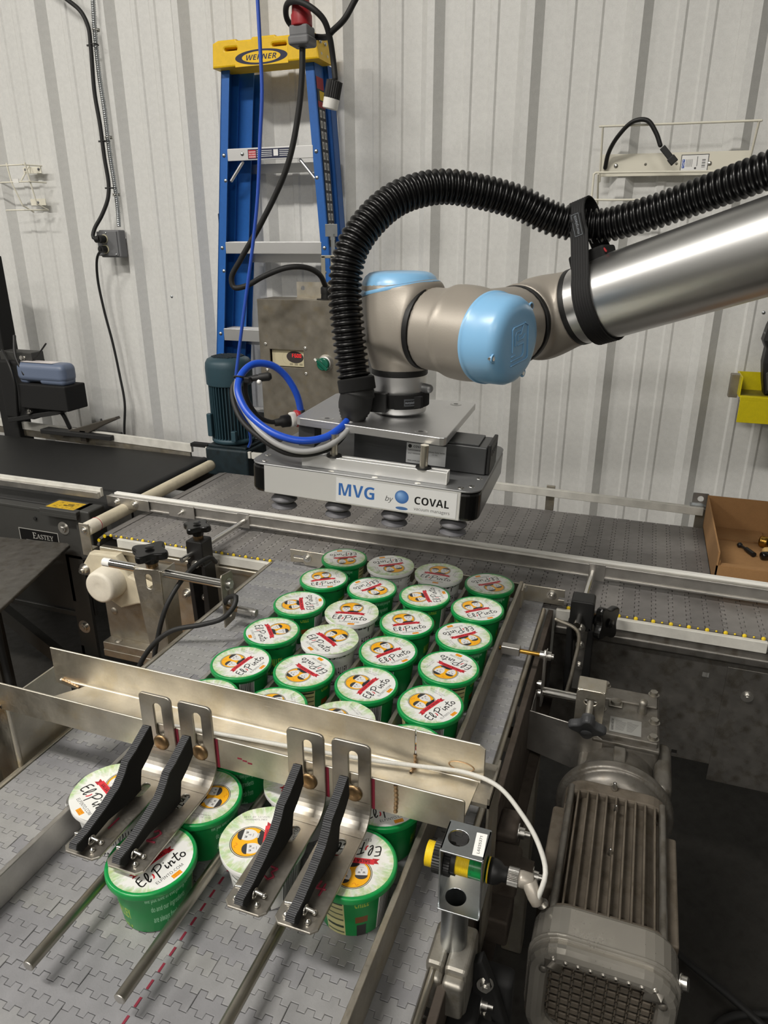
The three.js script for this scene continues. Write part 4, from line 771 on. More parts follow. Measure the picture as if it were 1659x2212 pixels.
  const bandRing = (y0, y1, r, a0, a1) => { const g = new THREE.CylinderGeometry(r, r, y1 - y0, 40, 1, true, a0, a1 - a0); const g2 = new THREE.CylinderGeometry(r - 0.003, r - 0.003, y1 - y0, 40, 1, true, a0, a1 - a0); return [g, g2].map(q => q.translate(J3.x, (y0 + y1) / 2, J3.z)); };
  obj('webbing', [...bandRing(1.332, 1.362, 0.0665, 0, 2 * Math.PI), new THREE.RingGeometry(0.0635, 0.0665, 40).rotateX(-Math.PI / 2).translate(J3.x, 1.362, J3.z)], M.velvet, w3s);
  obj('buckle', [box(-0.022, 0.022, 1.325, 1.368, 0.060, 0.078, 0.003).translate(J3.x - 0.026, 0, J3.z)], M.black, w3s);
  obj('velcro_tab', [...bandRing(1.332, 1.362, 0.0700, 0.16, 1.15), box(0.048, 0.066, 1.334, 1.36, 0.035, 0.05, 0.003).translate(J3.x, 0, J3.z)], M.velvet, w3s);
  const lg = new THREE.CylinderGeometry(0.0706, 0.0706, 0.018, 12, 1, true, 0.45, 0.42).translate(J3.x, 1.347, J3.z);
  obj('strap_print', lg, lm, w3s, true);
  const pr = new THREE.PlaneGeometry(0.05, 0.024, 1, 1); pr.rotateZ(Math.PI / 2);
  const pm = new THREE.Matrix4().makeBasis(dT, e1, e2).setPosition(on(on(T0, e1, 0.160), e2, 0.0432));
  obj('strap_print', pr.applyMatrix4(pm), lm, st, true);
}
// ---------- vacuum gripper ----------
{
  const G = frame('vacuum_gripper', 'flat silver vacuum gripper with grey suction cups and black corners', 'gripper', [-0.2392, 1.1318, -0.0601], [0, 0.0501, -0.0451, 'YZX']);
  const X0 = -0.0328, X1 = 0.3908, C = 0.036, Z0 = -0.330, Z1 = 0.030, Y0 = 0.0371, Y1 = 0.1009;
  obj('front_extrusion', box(X0, X1, Y0, Y1 - 0.0015, Z1 - 0.012, Z1, 0.002), M.aluWhite, G);
  obj('rear_extrusion', box(X0, X1, Y0, Y1 - 0.0015, Z0, Z0 + 0.012, 0.002), M.aluWhite, G);
  const rim = rrect(X0 - C, -Z1, X1 + C, -Z0, 0.034, 8);
  obj('top_plate', extr(rim, 0.004, 0.001).rotateX(-Math.PI / 2).translate(0, Y1 - 0.004, 0), M.aluGrey, G);
  obj('base_plate', extr(rrect(X0 - C + 0.002, -Z1 + 0.002, X1 + C - 0.002, -Z0 - 0.002, 0.032, 8), 0.006, 0.001).rotateX(-Math.PI / 2).translate(0, Y0, 0), M.aluGrey, G);
  for (const s of [0, 1]) {
    const a = s ? X1 : X0 - C, b = s ? X1 + C : X0, q = [];
    const r = 0.033, n = 7, x = s ? b : a, sg = s ? 1 : -1;
    const pts = s ? [[a, Z1], ...[...Array(n + 1)].map((_, i) => { const t = Math.PI / 2 * (1 - i / n); return [b - r + r * Math.cos(t), Z1 - r + r * Math.sin(t)]; }), ...[...Array(n + 1)].map((_, i) => { const t = -Math.PI / 2 * (i / n); return [b - r + r * Math.cos(t), Z0 + r + r * Math.sin(t)]; }), [a, Z0]]
      : [[b, Z0], ...[...Array(n + 1)].map((_, i) => { const t = -Math.PI / 2 - Math.PI / 2 * (i / n); return [a + r + r * Math.cos(t), Z0 + r + r * Math.sin(t)]; }), ...[...Array(n + 1)].map((_, i) => { const t = Math.PI - Math.PI / 2 * (i / n); return [a + r + r * Math.cos(t), Z1 - r + r * Math.sin(t)]; }), [b, Z1]];
    obj('end_cap', extr(pts.map(p => [p[0], -p[1]]), Y1 - Y0 - 0.005, 0.006).rotateX(-Math.PI / 2).translate(0, Y0, 0), M.blackGloss, G);
  }
  // printed label
  const lt = canvasTex(1024, 224, c => {
    c.fillStyle = '#dfe0e0'; c.fillRect(0, 0, 1024, 224); c.strokeStyle = '#c4c6c8'; c.lineWidth = 3; c.strokeRect(2, 2, 1020, 220);
    c.fillStyle = '#3b6cb0'; c.font = 'bold 150px sans-serif'; c.fillText('MVG', 12, 160, 370);
    c.fillStyle = '#333'; c.font = 'italic 60px sans-serif'; c.fillText('by', 425, 150);
    const g = c.createRadialGradient(548, 76, 8, 570, 100, 62); g.addColorStop(0, '#8fb6e6'); g.addColorStop(1, '#2f5d9f'); c.fillStyle = g; c.beginPath(); c.arc(570, 98, 58, 0, 7); c.fill();
    c.fillStyle = '#4a6fa3'; c.beginPath(); c.ellipse(574, 198, 52, 14, 0, 0, 7); c.fill();
    c.fillStyle = '#0f0f10'; c.font = 'bold 92px sans-serif'; c.fillText('COVAL', 672, 142, 330); c.fillStyle = '#444'; c.font = '36px sans-serif'; c.fillText('vacuum managers', 676, 196, 326);
  });
  obj('printed_label', new THREE.PlaneGeometry(0.254, 0.0545).translate(0.257, 0.0675, Z1 + 0.0006), mat('#ffffff', 0.45, 0.2, { map: lt }), G, true);
  // suction cups, two rows of four
  for (const z of [0, -0.125, -0.25]) for (let i = 0; i < 4; i++) {
    const s = obj('suction_cup', lathe([[0.0, 0.0405], [0.010, 0.040], [0.011, 0.034], [0.0165, 0.031], [0.0265, 0.0215], [0.0285, 0.0185], [0.0265, 0.0155], [0.017, 0.011], [0.017, 0.0095], [0.0265, 0.0035], [0.0278, 0.0005], [0.0265, 0.0], [0.012, 0.008]], [i * 0.125, 0, z], [0, 1, 0], 32), M.suction, G);
  }
  // screws on the top plate
  for (const [x, z] of [[X0 - 0.018, -0.03], [X0 - 0.006, 0.010], [X1 - 0.004, 0.014], [X1 + 0.014, -0.004], [X1 + 0.020, -0.06], [X1 + 0.021, -0.115], [X1 + 0.021, -0.175], [X1 + 0.020, -0.23]]) obj('screw', [lathe([[0.0065, 0], [0.006, 0.0012], [0.003, 0.0012], [0.0025, 0.0004], [0, 0.0004]], [x, Y1, z], [0, 1, 0], 18)], M.screw, G);
  // T slot rails with posts
  for (const z of [-0.004, -0.285]) {
    const r = obj('slotted_rail', [box(0.045, 0.355, Y1, Y1 + 0.026, z - 0.013, z - 0.004, 0.001), box(0.045, 0.355, Y1, Y1 + 0.026, z + 0.004, z + 0.013, 0.001), box(0.045, 0.355, Y1, Y1 + 0.016, z - 0.006, z + 0.006)], M.aluWhite, G);
    obj('rail_end', box(0.354, 0.3565, Y1, Y1 + 0.0262, z - 0.013, z + 0.013, 0.002), M.white, r);
    for (const x of [0.112, 0.304]) {
      obj('standoff', orient(new THREE.CylinderGeometry(0.0092, 0.0092, 0.045, 6).translate(0, 0.0225, 0), [x, Y1 + 0.0285, z], [0, 1, 0], 0.3), mat('#d6d0c2', 0.35, 1), G);
      obj('washer', cyl([x, Y1 + 0.0255, z], [x, Y1 + 0.029, z], 0.0165, 0.0155, 24), M.black, G);
    }
    if (z > -0.1) for (const x of [0.115, 0.21, 0.30]) obj('screw', lathe([[0.0065, 0], [0.005, 0.0012], [0, 0.0012]], [x, Y1, 0.0205], [0, 1, 0], 16), M.screw, G);
  }
  // dark pump block under the plate
  const vb = obj('pump_block', [box(0.128, 0.418, Y1 + 0.001, Y1 + 0.060, -0.175, -0.082, 0.003), box(0.142, 0.40, Y1 + 0.060, Y1 + 0.064, -0.170, -0.086, 0.001)], M.valve, G);
  obj('side_block', box(0.012, 0.050, Y1 + 0.024, Y1 + 0.082, -0.09, -0.05, 0.002), M.valve, G);
  obj('end_face', [box(0.418, 0.426, Y1 + 0.002, Y1 + 0.066, -0.180, -0.085, 0.002), ...[0, 1, 2, 3].map(i => cyl([0.4255, Y1 + 0.045, -0.105 - i * 0.020], [0.4268, Y1 + 0.045, -0.105 - i * 0.020], 0.0065, 0.0065, 16))], M.black, vb);
  const nt = canvasTex(512, 256, c => { c.fillStyle = '#d9dbdc'; c.fillRect(0, 0, 512, 256); c.fillStyle = '#111'; c.beginPath(); c.arc(44, 40, 24, 0, 7); c.fill(); c.font = 'bold 40px sans-serif'; c.fillText('COVAL', 88, 54); c.font = 'bold 26px sans-serif'; c.fillText('CMSHD90X10', 20, 100); c.font = '26px sans-serif'; c.fillText('242118090000', 20, 140); c.fillText('Heavy Duty Series', 290, 96); c.fillText('24 Vdc', 330, 128); c.font = 'bold 22px sans-serif'; c.fillText('www.coval.com', 20, 230); });
  obj('type_label', new THREE.PlaneGeometry(0.086, 0.044).translate(0.290, Y1 + 0.030, -0.0815), mat('#ffffff', 0.5, 0, { map: nt }), vb, true);
  // aluminium adapter plate
  const gy = 0.185, pl = frame('adapter_plate', 'square milled aluminium adapter plate between gripper and robot flange', 'plate', [-0.2392, 1.1318, -0.0601], [0, 0.0501, -0.0451, 'YZX']);
  const q = [[0.009, -0.039], [0.343, -0.012], [0.342, -0.368], [0.003, -0.312]];                      // x, z of the corners, turned a little on the posts
  const outl = []; q.forEach((p, i) => { const a = q[(i + 3) % 4], b = q[(i + 1) % 4], L = 0.012, ua = [a[0] - p[0], a[1] - p[1]], ub = [b[0] - p[0], b[1] - p[1]], la = Math.hypot(...ua), lb = Math.hypot(...ub); outl.push([p[0] + ua[0] / la * L, p[1] + ua[1] / la * L], [p[0] + (ua[0] / la + ub[0] / lb) * L * 0.29, p[1] + (ua[1] / la + ub[1] / lb) * L * 0.29], [p[0] + ub[0] / lb * L, p[1] + ub[1] / lb * L]); });
  const brushed = phys('#e2e2e2', 0.42, 1, { bumpMap: T.brush, bumpScale: 0.00018, anisotropy: 0.6, anisotropyRotation: 0.6 });
  obj('plate', extr(outl.map(p => [p[0], -p[1]]), 0.0165, 0.001).rotateX(-Math.PI / 2).translate(0, gy - 0.0115, 0), brushed, pl);
  for (const [x, z] of [[0.075, -0.058], [0.285, -0.042], [0.30, -0.325], [0.05, -0.285]]) { const w = obj('countersunk_screw', [lathe([[0.0145, 0.0003], [0.0125, 0.0003], [0.0115, 0.0012], [0.0065, 0.0012], [0.0055, 0.0004], [0, 0.0004]], [x, gy + 0.005, z], [0, 1, 0], 26)], M.alu, pl); obj('socket', cyl([x, gy + 0.0053, z], [x, gy + 0.0058, z], 0.006, 0.006, 6), M.valve, w); }
}
// ---------- hoses at the gripper ----------
{
  const G = 'hoses at the gripper';
  tag(obj('pneumatic_hose', tube([[-0.261, 1.285, -0.203], [-0.261, 1.310, -0.203], [-0.266, 1.351, -0.195], [-0.286, 1.394, -0.182], [-0.308, 1.418, -0.161], [-0.334, 1.423, -0.131], [-0.345, 1.406, -0.098], [-0.338, 1.381, -0.067], [-0.310, 1.348, -0.041], [-0.267, 1.321, -0.023], [-0.224, 1.302, -0.020], [-0.178, 1.291, -0.032], [-0.138, 1.294, -0.059], [-0.116, 1.308, -0.090], [-0.112, 1.318, -0.125]], 0.0078, 120, 14), M.hoseBlue), 'thick blue pneumatic hose looping from the black boot to the gripper', 'hose', G);
  tag(obj('signal_cable', tube([[-0.352, 1.401, -0.100], [-0.352, 1.391, -0.089], [-0.339, 1.371, -0.063], [-0.307, 1.339, -0.039], [-0.261, 1.306, -0.016], [-0.212, 1.281, -0.012], [-0.167, 1.271, -0.024], [-0.127, 1.279, -0.052], [-0.104, 1.298, -0.085], [-0.104, 1.314, -0.125]], 0.0062, 100, 12), M.hoseGrey), 'grey cable looping from the black boot beside the blue hose', 'cable', G);
  tag(obj('signal_cable', tube([[-0.345, 1.405, -0.11], [-0.360, 1.383, -0.086], [-0.352, 1.360, -0.067], [-0.317, 1.321, -0.038], [-0.262, 1.288, -0.024], [-0.207, 1.264, -0.024], [-0.160, 1.262, -0.040], [-0.124, 1.274, -0.070], [-0.108, 1.296, -0.10], [-0.110, 1.314, -0.132]], 0.0056, 100, 12), M.rubber), 'black cable looping lowest under the grey cable', 'cable', G);
  tag(obj('signal_cable', tube([[-0.316, 1.400, -0.112], [-0.338, 1.392, -0.106], [-0.345, 1.370, -0.108], [-0.343, 1.340, -0.116], [-0.329, 1.307, -0.132], [-0.312, 1.292, -0.152], [-0.300, 1.291, -0.163]], 0.0052, 60, 12), M.rubber), 'short black cable from the cable tie to the elbow plug', 'cable', G);
  const p = thing('elbow_plug', 'black elbow plug with white and red coupling ring at the gripper port', 'plug', [-0.28, 1.293, -0.189]);
  obj('body', [lathe([[0, 0], [0.008, 0], [0.009, 0.012], [0.0135, 0.016], [0.0145, 0.034], [0, 0.036]], [-0.305, 1.289, -0.158], [0.62, 0.06, -0.6], 24)], M.rubber, p);
  obj('coupling_ring', lathe([[0.010, 0], [0.0165, 0.0], [0.0168, 0.003], [0.0168, 0.012], [0.010, 0.013]], [-0.279, 1.2925, -0.184], [0.62, 0.06, -0.6], 28), M.white, p);
  obj('red_collar', lathe([[0.010, 0], [0.0195, 0.0], [0.0195, 0.010], [0.010, 0.012]], [-0.270, 1.2935, -0.1935], [0.62, 0.06, -0.6], 28), M.red, p);
  obj('hose_fitting', lathe([[0.0, 0], [0.011, 0], [0.0115, 0.016], [0.0095, 0.019], [0.0095, 0.030], [0, 0.031]], [-0.2605, 1.283, -0.203], [0, 1, 0], 24), M.black, p);
  const tie = thing('cable_tie', 'black cable tie holding the hose loop with a loose capped plug', 'cable tie', [-0.335, 1.40, -0.10]);
  obj('tie_loop', new THREE.TorusGeometry(0.0155, 0.002, 8, 28).rotateX(1.15).translate(-0.345, 1.398, -0.095), M.black, tie);
  obj('tie_head', box(-0.334, -0.320, 1.39, 1.402, -0.096, -0.084, 0.002), M.black, tie);
  obj('spare_plug', [lathe([[0, 0], [0.006, 0], [0.006, 0.022], [0.0085, 0.024], [0.0095, 0.044], [0.006, 0.050], [0, 0.051]], [-0.330, 1.396, -0.098], [0.85, 0.12, -0.35], 20)], M.rubber, tie);
  obj('white_tip', new THREE.SphereGeometry(0.0055, 12, 8).translate(-0.306, 1.391, -0.102), M.white, tie);
}
// ---------- things at the back wall ----------
{
  // stepladder leaning folded against the wall
  const t = thing('stepladder', 'blue fibreglass stepladder with yellow top leaning against the metal wall', 'ladder', [-0.92, 0, -1.33]);
  const zf = y => -1.30 - 0.02 * (y - 1.3), L = y => -1.0785 - 0.098 * (2.23 - y) / 0.94 * 1.0, R = y => -0.742 + 0.060 * (2.2 - y) / 0.5 * 0.62;
  const railG = (xo, w, side, zo, dep) => {                                   // C section upright, following the splay
    const y0 = 0, y1 = 2.25, f = y => xo(y), pos = [];
    const bar = (dx0, dx1, dz0, dz1) => { const g = box(0, 1, y0, y1, 0, 1); const p = g.attributes.position; for (let i = 0; i < p.count; i++) { const y = p.getY(i), u = p.getX(i), v = p.getZ(i); p.setXYZ(i, f(y) + dx0 + (dx1 - dx0) * u, y, zf(y) + zo + dz0 + (dz1 - dz0) * v); } g.computeVertexNormals(); return g; };
    return [bar(0, w, -0.004, 0), bar(side > 0 ? w - 0.004 : 0, side > 0 ? w : 0.004, -dep, 0), bar(0, w, -dep, -dep + 0.004)];
  };
  obj('front_rail', railG(L, 0.034, -1, 0, 0.07), M.ladderBlue, t);
  obj('front_rail', railG(y => R(y) - 0.002, 0.034, 1, 0, 0.075), M.ladderBlue, t);
  obj('rear_rail', railG(y => L(y) + 0.022, 0.062, -1, -0.085, 0.05), M.ladderBlue, t);
  obj('rear_rail', railG(y => R(y) + 0.026, 0.020, 1, -0.082, 0.05), M.ladderBlue, t);
  // yellow top cap
  const cap = obj('top_cap', [extr([[-1.088, 2.243], [-1.082, 2.318], [-1.06, 2.326], [-0.99, 2.326], [-0.985, 2.321], [-0.93, 2.321], [-0.925, 2.327], [-0.84, 2.327], [-0.835, 2.322], [-0.77, 2.322], [-0.765, 2.327], [-0.69, 2.320], [-0.676, 2.245]], 0.115, 0.006, [slot(-1.03, 2.297, -0.99, 2.297, 0.0045), slot(-0.845, 2.297, -0.80, 2.297, 0.0045)]).translate(0, 0, -1.395)], M.yellow, t);
  const lt = canvasTex(512, 192, c => { c.fillStyle = '#f2c512'; c.fillRect(0, 0, 512, 192); c.fillStyle = '#14183c'; c.beginPath(); c.ellipse(256, 96, 252, 88, 0, 0, 7); c.fill(); c.fillStyle = '#f2c512'; c.beginPath(); c.ellipse(256, 96, 186, 66, 0, 0, 7); c.fill(); c.fillStyle = '#14183c'; c.font = 'italic bold 84px sans-serif'; c.textAlign = 'center'; c.fillText('WERNER', 250, 126, 300); });
  obj('oval_logo', new THREE.PlaneGeometry(0.205, 0.05).translate(-0.893, 2.266, -1.2795), mat('#ffffff', 0.45, 0, { map: lt }), cap, true);
  for (const [y, z] of [[2.30, -1.31], [2.30, -1.35], [2.265, -1.31], [2.265, -1.36]]) obj('rivet', dome([-0.683, y, z], [1, 0, 0], 0.006, 0.005), M.zinc, cap);
  // treads
  const tread = (y, h) => { const a = L(y) + 0.032, b = R(y) + 0.002; return { step: [box(a, b, y - h, y, zf(y) - 0.004, zf(y) + 0.002, 0.001), box(a, b, y - 0.004, y + 0.001, zf(y) - 0.085, zf(y), 0.001), ...[0.02, 0.04, 0.06].map(d => box(a, b, y + 0.001, y + 0.003, zf(y) - d - 0.006, zf(y) - d))], back: box(L(y) + 0.06, R(y), y - 0.075, y - 0.042, zf(y) - 0.12, zf(y) - 0.114), a, b }; };
  for (const [y, h] of [[1.992, 0.040], [1.672, 0.041], [1.348, 0.046], [1.02, 0.046], [0.70, 0.046], [0.36, 0.046]]) {
    const s = tread(y, h), o = obj('step', s.step, M.alu, t);
    obj('rear_bar', s.back, M.alu, t);
    for (const x of [L(y) + 0.016, R(y) + 0.014]) for (const dy of [-0.02, -0.105]) obj('rivet', dome([x, y + dy, zf(y)], [0, 0, 1], 0.0075, 0.005), M.zinc, t);
    if (y > 1.9) {
      obj('brace', wire([[L(y) + 0.034, y - 0.105, zf(y) - 0.01], [L(y) + 0.085, y - 0.045, zf(y) - 0.012]], 0.006, 8), M.alu, t);
      obj('brace', wire([[R(y) + 0.0, y - 0.105, zf(y) - 0.01], [R(y) - 0.055, y - 0.045, zf(y) - 0.012]], 0.006, 8), M.alu, t);
      const dl = canvasTex(512, 96, c => { c.fillStyle = '#1a2140'; c.fillRect(0, 0, 512, 96); c.fillStyle = '#b3262e'; c.fillRect(6, 8, 90, 80); c.fillStyle = '#e9e9e9'; c.font = 'bold 20px sans-serif'; c.fillText('DANGER', 12, 34); c.fillText('PELIGRO', 10, 58); c.fillText('DANGER', 12, 82); for (let i = 0; i < 4; i++) { c.fillRect(108, 16 + i * 18, 180, 6); c.fillRect(376, 16 + i * 18, 110, 6); } c.fillRect(306, 10, 54, 64); });
      obj('step_label', new THREE.PlaneGeometry(0.175, 0.032).translate((s.a + s.b) / 2 + 0.0, y - 0.02, zf(y) + 0.0026), mat('#ffffff', 0.5, 0, { map: dl }), o, true);
      obj('step_rivet', dome([s.a + 0.062, y - 0.018, zf(y) + 0.002], [0, 0, 1], 0.007, 0.004), M.zinc, o);
    }
  }
  const il = canvasTex(128, 1024, c => {
    c.fillStyle = '#2b2b2d'; c.fillRect(0, 0, 128, 1024); c.fillStyle = '#a4262d'; c.fillRect(0, 0, 128, 70); c.fillStyle = '#e5c420'; c.fillRect(40, 78, 88, 54); c.fillStyle = '#a4262d'; c.fillRect(0, 140, 128, 36);
    for (let r = 0; r < 13; r++) for (let k = 0; k < 2; k++) { c.fillStyle = '#c9cac8'; c.fillRect(16 + k * 56, 190 + r * 62, 38, 44); c.strokeStyle = '#333'; c.lineWidth = 5; c.beginPath(); c.moveTo(22 + k * 56, 226 + r * 62); c.lineTo(36 + k * 56, 200 + r * 62); c.lineTo(48 + k * 56, 226 + r * 62); c.stroke(); }
  });
  { const g = new THREE.PlaneGeometry(0.058, 0.55); g.rotateY(Math.PI / 2); const p = g.attributes.position; for (let i = 0; i < p.count; i++) { const y = p.getY(i) + 1.93; p.setXYZ(i, R(y) + 0.0335, y, zf(y) - 0.034 + p.getZ(i)); } g.computeVertexNormals(); obj('instruction_label', g, mat('#ffffff', 0.5, 0, { map: il }), t, true); }
  obj('side_handle', [box(L(1.75) - 0.006, L(1.75) + 0.001, 1.735, 1.775, -1.33, -1.315, 0.002)], M.black, t);
  // metal hook bracket at the side
  const hk = thing('hook_bracket', 'bent grey metal bracket standing beside the ladder rail', 'bracket', [-0.62, 1.45, -1.22]);
  obj('upper_clip', [box(-0.662, -0.616, 1.690, 1.732, -1.262, -1.258, 0.001), box(-0.638, -0.628, 1.48, 1.70, -1.262, -1.254)], M.zinc, hk);
  obj('lower_clip', [box(-0.665, -0.612, 1.618, 1.628, -1.245, -1.222, 0.002), box(-0.665, -0.650, 1.48, 1.624, -1.225, -1.222), box(-0.628, -0.612, 1.48, 1.624, -1.225, -1.222)], mat('#b9b4a4', 0.45, 0.8), hk);
}
{
  // drive cabinet
  const t = thing('control_cabinet', 'stainless drive cabinet with red digital display and green switch', 'cabinet', [-0.72, 0, -1.20]);
  const X0 = -0.878, X1 = -0.50, Y0 = 0.98, Y1 = 1.480, ZF = -1.12, ZB = -1.25;
  const cz = [[X0, Y0], [X1, Y0], [X1, Y1], [X0, Y1]];
  obj('body', [extr(cz, 0.004, 0.0015, [[[-0.836, 1.242], [-0.836, 1.304], [-0.700, 1.304], [-0.700, 1.242]]]).translate(0, 0, ZF - 0.004), box(X0, X1, Y1 - 0.003, Y1, ZB, ZF - 0.003), box(X0, X0 + 0.003, Y0, Y1, ZB, ZF - 0.003), box(X1 - 0.003, X1, Y0, Y1, ZB, ZF - 0.003), box(X0, X1, Y0, Y0 + 0.003, ZB, ZF - 0.003), box(X0, X1, Y0, Y1, ZB - 0.003, ZB)], mat('#a59e92', 0.62, 0.85, { map: T.stain, roughnessMap: T.rough }), t);
  obj('mount_flange', extr([[-0.78, 1.47], [-0.78, 1.535], [-0.56, 1.535], [-0.56, 1.47]], 0.003, 0, [circ(-0.755, 1.513, 0.008)]).translate(0, 0, ZB - 0.003), M.steel, t);
  obj('stand', [box(-0.75, -0.65, 0.04, 0.98, -1.22, -1.15), box(-0.85, -0.55, 0, 0.04, -1.26, -1.08)], M.steelDull, t);
  const dt = canvasTex(512, 256, c => {
    c.fillStyle = '#c9c0a0'; c.fillRect(0, 0, 512, 256); c.fillStyle = '#3a3433'; c.beginPath(); c.ellipse(330, 110, 160, 92, 0.06, 0, 7); c.fill(); c.strokeStyle = '#b7ad8c'; c.lineWidth = 5; c.beginPath(); c.arc(190, 128, 100, 1.8, 4.5); c.stroke();
    c.fillStyle = '#9a937a'; for (let i = 0; i < 3; i++) c.fillRect(226 + i * 92, 204, 60, 32);
  });
  const inv = obj('inverter', [box(-0.835, -0.701, 1.243, 1.303, ZF - 0.05, ZF - 0.014)], mat('#c9c0a0', 0.6), t);
  obj('inverter_panel', new THREE.PlaneGeometry(0.110, 0.060).translate(-0.757, 1.273, ZF - 0.0135), mat('#ffffff', 0.5, 0, { map: dt }), inv, true);
  const seg = [[1, 0, 0, 0, 1, 1, 1], [1, 0, 1, 1, 1, 1, 1], [1, 1, 1, 1, 1, 1, 0], [1, 1, 1, 1, 1, 1, 0]], led = [];
  const bar = (x0, y0, x1, y1) => box(Math.min(x0, x1) - 0.0004, Math.max(x0, x1) + 0.0004, Math.min(y0, y1) - 0.0004, Math.max(y0, y1) + 0.0004, ZF - 0.0134, ZF - 0.0128);
  seg.forEach((s, i) => { const x = -0.7515 + i * 0.0098, y = 1.277, w = 0.0055, h = 0.0058; const B = [[x, y + 2 * h, x + w, y + 2 * h], [x + w, y + h, x + w, y + 2 * h], [x + w, y, x + w, y + h], [x, y, x + w, y], [x, y, x, y + h], [x, y + h, x, y + 2 * h], [x, y + h, x + w, y + h]]; s.forEach((v, k) => v && led.push(bar(...B[k]))); });
  led.push(bar(-0.7225, 1.277, -0.7222, 1.2772));
  obj('red_digits', led, new THREE.MeshStandardMaterial({ color: 0x300505, emissive: 0xff1d22, emissiveIntensity: 1.1 }), inv);
  for (const [x, y] of [[-0.852, 1.322], [-0.691, 1.314], [-0.851, 1.227], [-0.692, 1.222]]) obj('screw', lathe([[0.0065, 0], [0.0055, 0.003], [0.002, 0.0034], [0, 0.002]], [x, y, ZF], [0, 0, 1], 14), M.screw, t);
  const sw = obj('switch_ring', lathe([[0.030, 0], [0.029, 0.004], [0.024, 0.010], [0.024, 0.016], [0, 0.016]], [-0.612, 1.265, ZF], [0, 0, 1], 32), M.alu, t);
  obj('switch_knob', [lathe([[0.023, 0], [0.023, 0.010], [0.019, 0.013], [0, 0.013]], [-0.613, 1.264, ZF + 0.016], [0, 0, 1], 32), box(-0.028, 0.028, -0.005, 0.005, 0, 0.022, 0.002).rotateZ(-0.7).translate(-0.613, 1.264, ZF + 0.018)], M.switchGreen, sw);
  obj('pointer_tip', box(-0.0035, 0.0035, -0.0055, 0.0055, 0, 0.004, 0.001).rotateZ(0.87).translate(-0.634, 1.281, ZF + 0.038), M.white, sw);
  obj('cable_gland', [orient(new THREE.CylinderGeometry(0.020, 0.021, 0.018, 6).translate(0, 0.012, 0), [-0.630, Y1, -1.18], [0, 1, 0], 0.4), lathe([[0.019, 0.02], [0.019, 0.04], [0.013, 0.046], [0, 0.046]], [-0.630, Y1, -1.18], [0, 1, 0], 24), cyl([-0.63, Y1, -1.18], [-0.63, Y1 + 0.003, -1.18], 0.034, 0.034, 28)], M.black, t);
}
{
  // upright teal motor behind the conveyor
  const t = thing('drive_motor', 'upright teal finned electric motor between ladder and cabinet', 'motor', [-1.045, 0, -1.17]);
  const c = [-1.045, 0, -1.165];
  obj('fan_cover', lathe([[0.0, 1.262], [0.062, 1.262], [0.080, 1.254], [0.088, 1.240], [0.090, 1.222], [0.089, 1.160], [0.083, 1.155]], c, [0, 1, 0], 40), M.teal, t);
  const gr = []; for (let i = -5; i <= 5; i++) { const h = Math.sqrt(36 - i * i) * 0.0095; gr.push(box(i * 0.0105 - 0.002, i * 0.0105 + 0.002, 1.2625, 1.2650, -h, h), box(-h, h, 1.2625, 1.2650, i * 0.0105 - 0.002, i * 0.0105 + 0.002)); }
  obj('grille', gr.map(g => g.translate(c[0], 0, c[2])), mat('#1a2a31', 0.6), t);
  obj('body', lathe([[0.068, 0.94], [0.068, 1.16]], c, [0, 1, 0], 40), mat('#22373f', 0.6, 0.1), t);
  for (let i = 0; i < 40; i++) { const a = i / 40 * 2 * Math.PI; obj('fin', box(0.064, 0.083, 0.945, 1.157, -0.0014, 0.0014).rotateY(a).translate(c[0], 0, c[2]), M.teal, t); }
  obj('foot_flange', [lathe([[0.0, 0.925], [0.075, 0.925], [0.085, 0.935], [0.085, 0.948], [0.07, 0.95]], c, [0, 1, 0], 32), box(-1.11, -1.09, 0.96, 1.05, -1.10, -1.08, 0.004), box(-1.0, -0.98, 0.95, 0.99, -1.09, -1.07, 0.003)], M.teal, t);
  obj('gearbox', [box(-1.13, -0.94, 0.80, 0.915, -1.24, -1.08, 0.01), box(-1.12, -0.95, 0.915, 0.925, -1.23, -1.09, 0.003)], mat('#23333a', 0.6, 0.2, { map: T.grime }), t);
  obj('stand', box(-1.1, -0.96, 0, 0.80, -1.22, -1.08), M.steelDull, t);
  each('cover_screw', [dome([-1.135, 1.19, -1.165], [-1, 0, 0.2], 0.006, 0.006)], M.zinc, t);
}
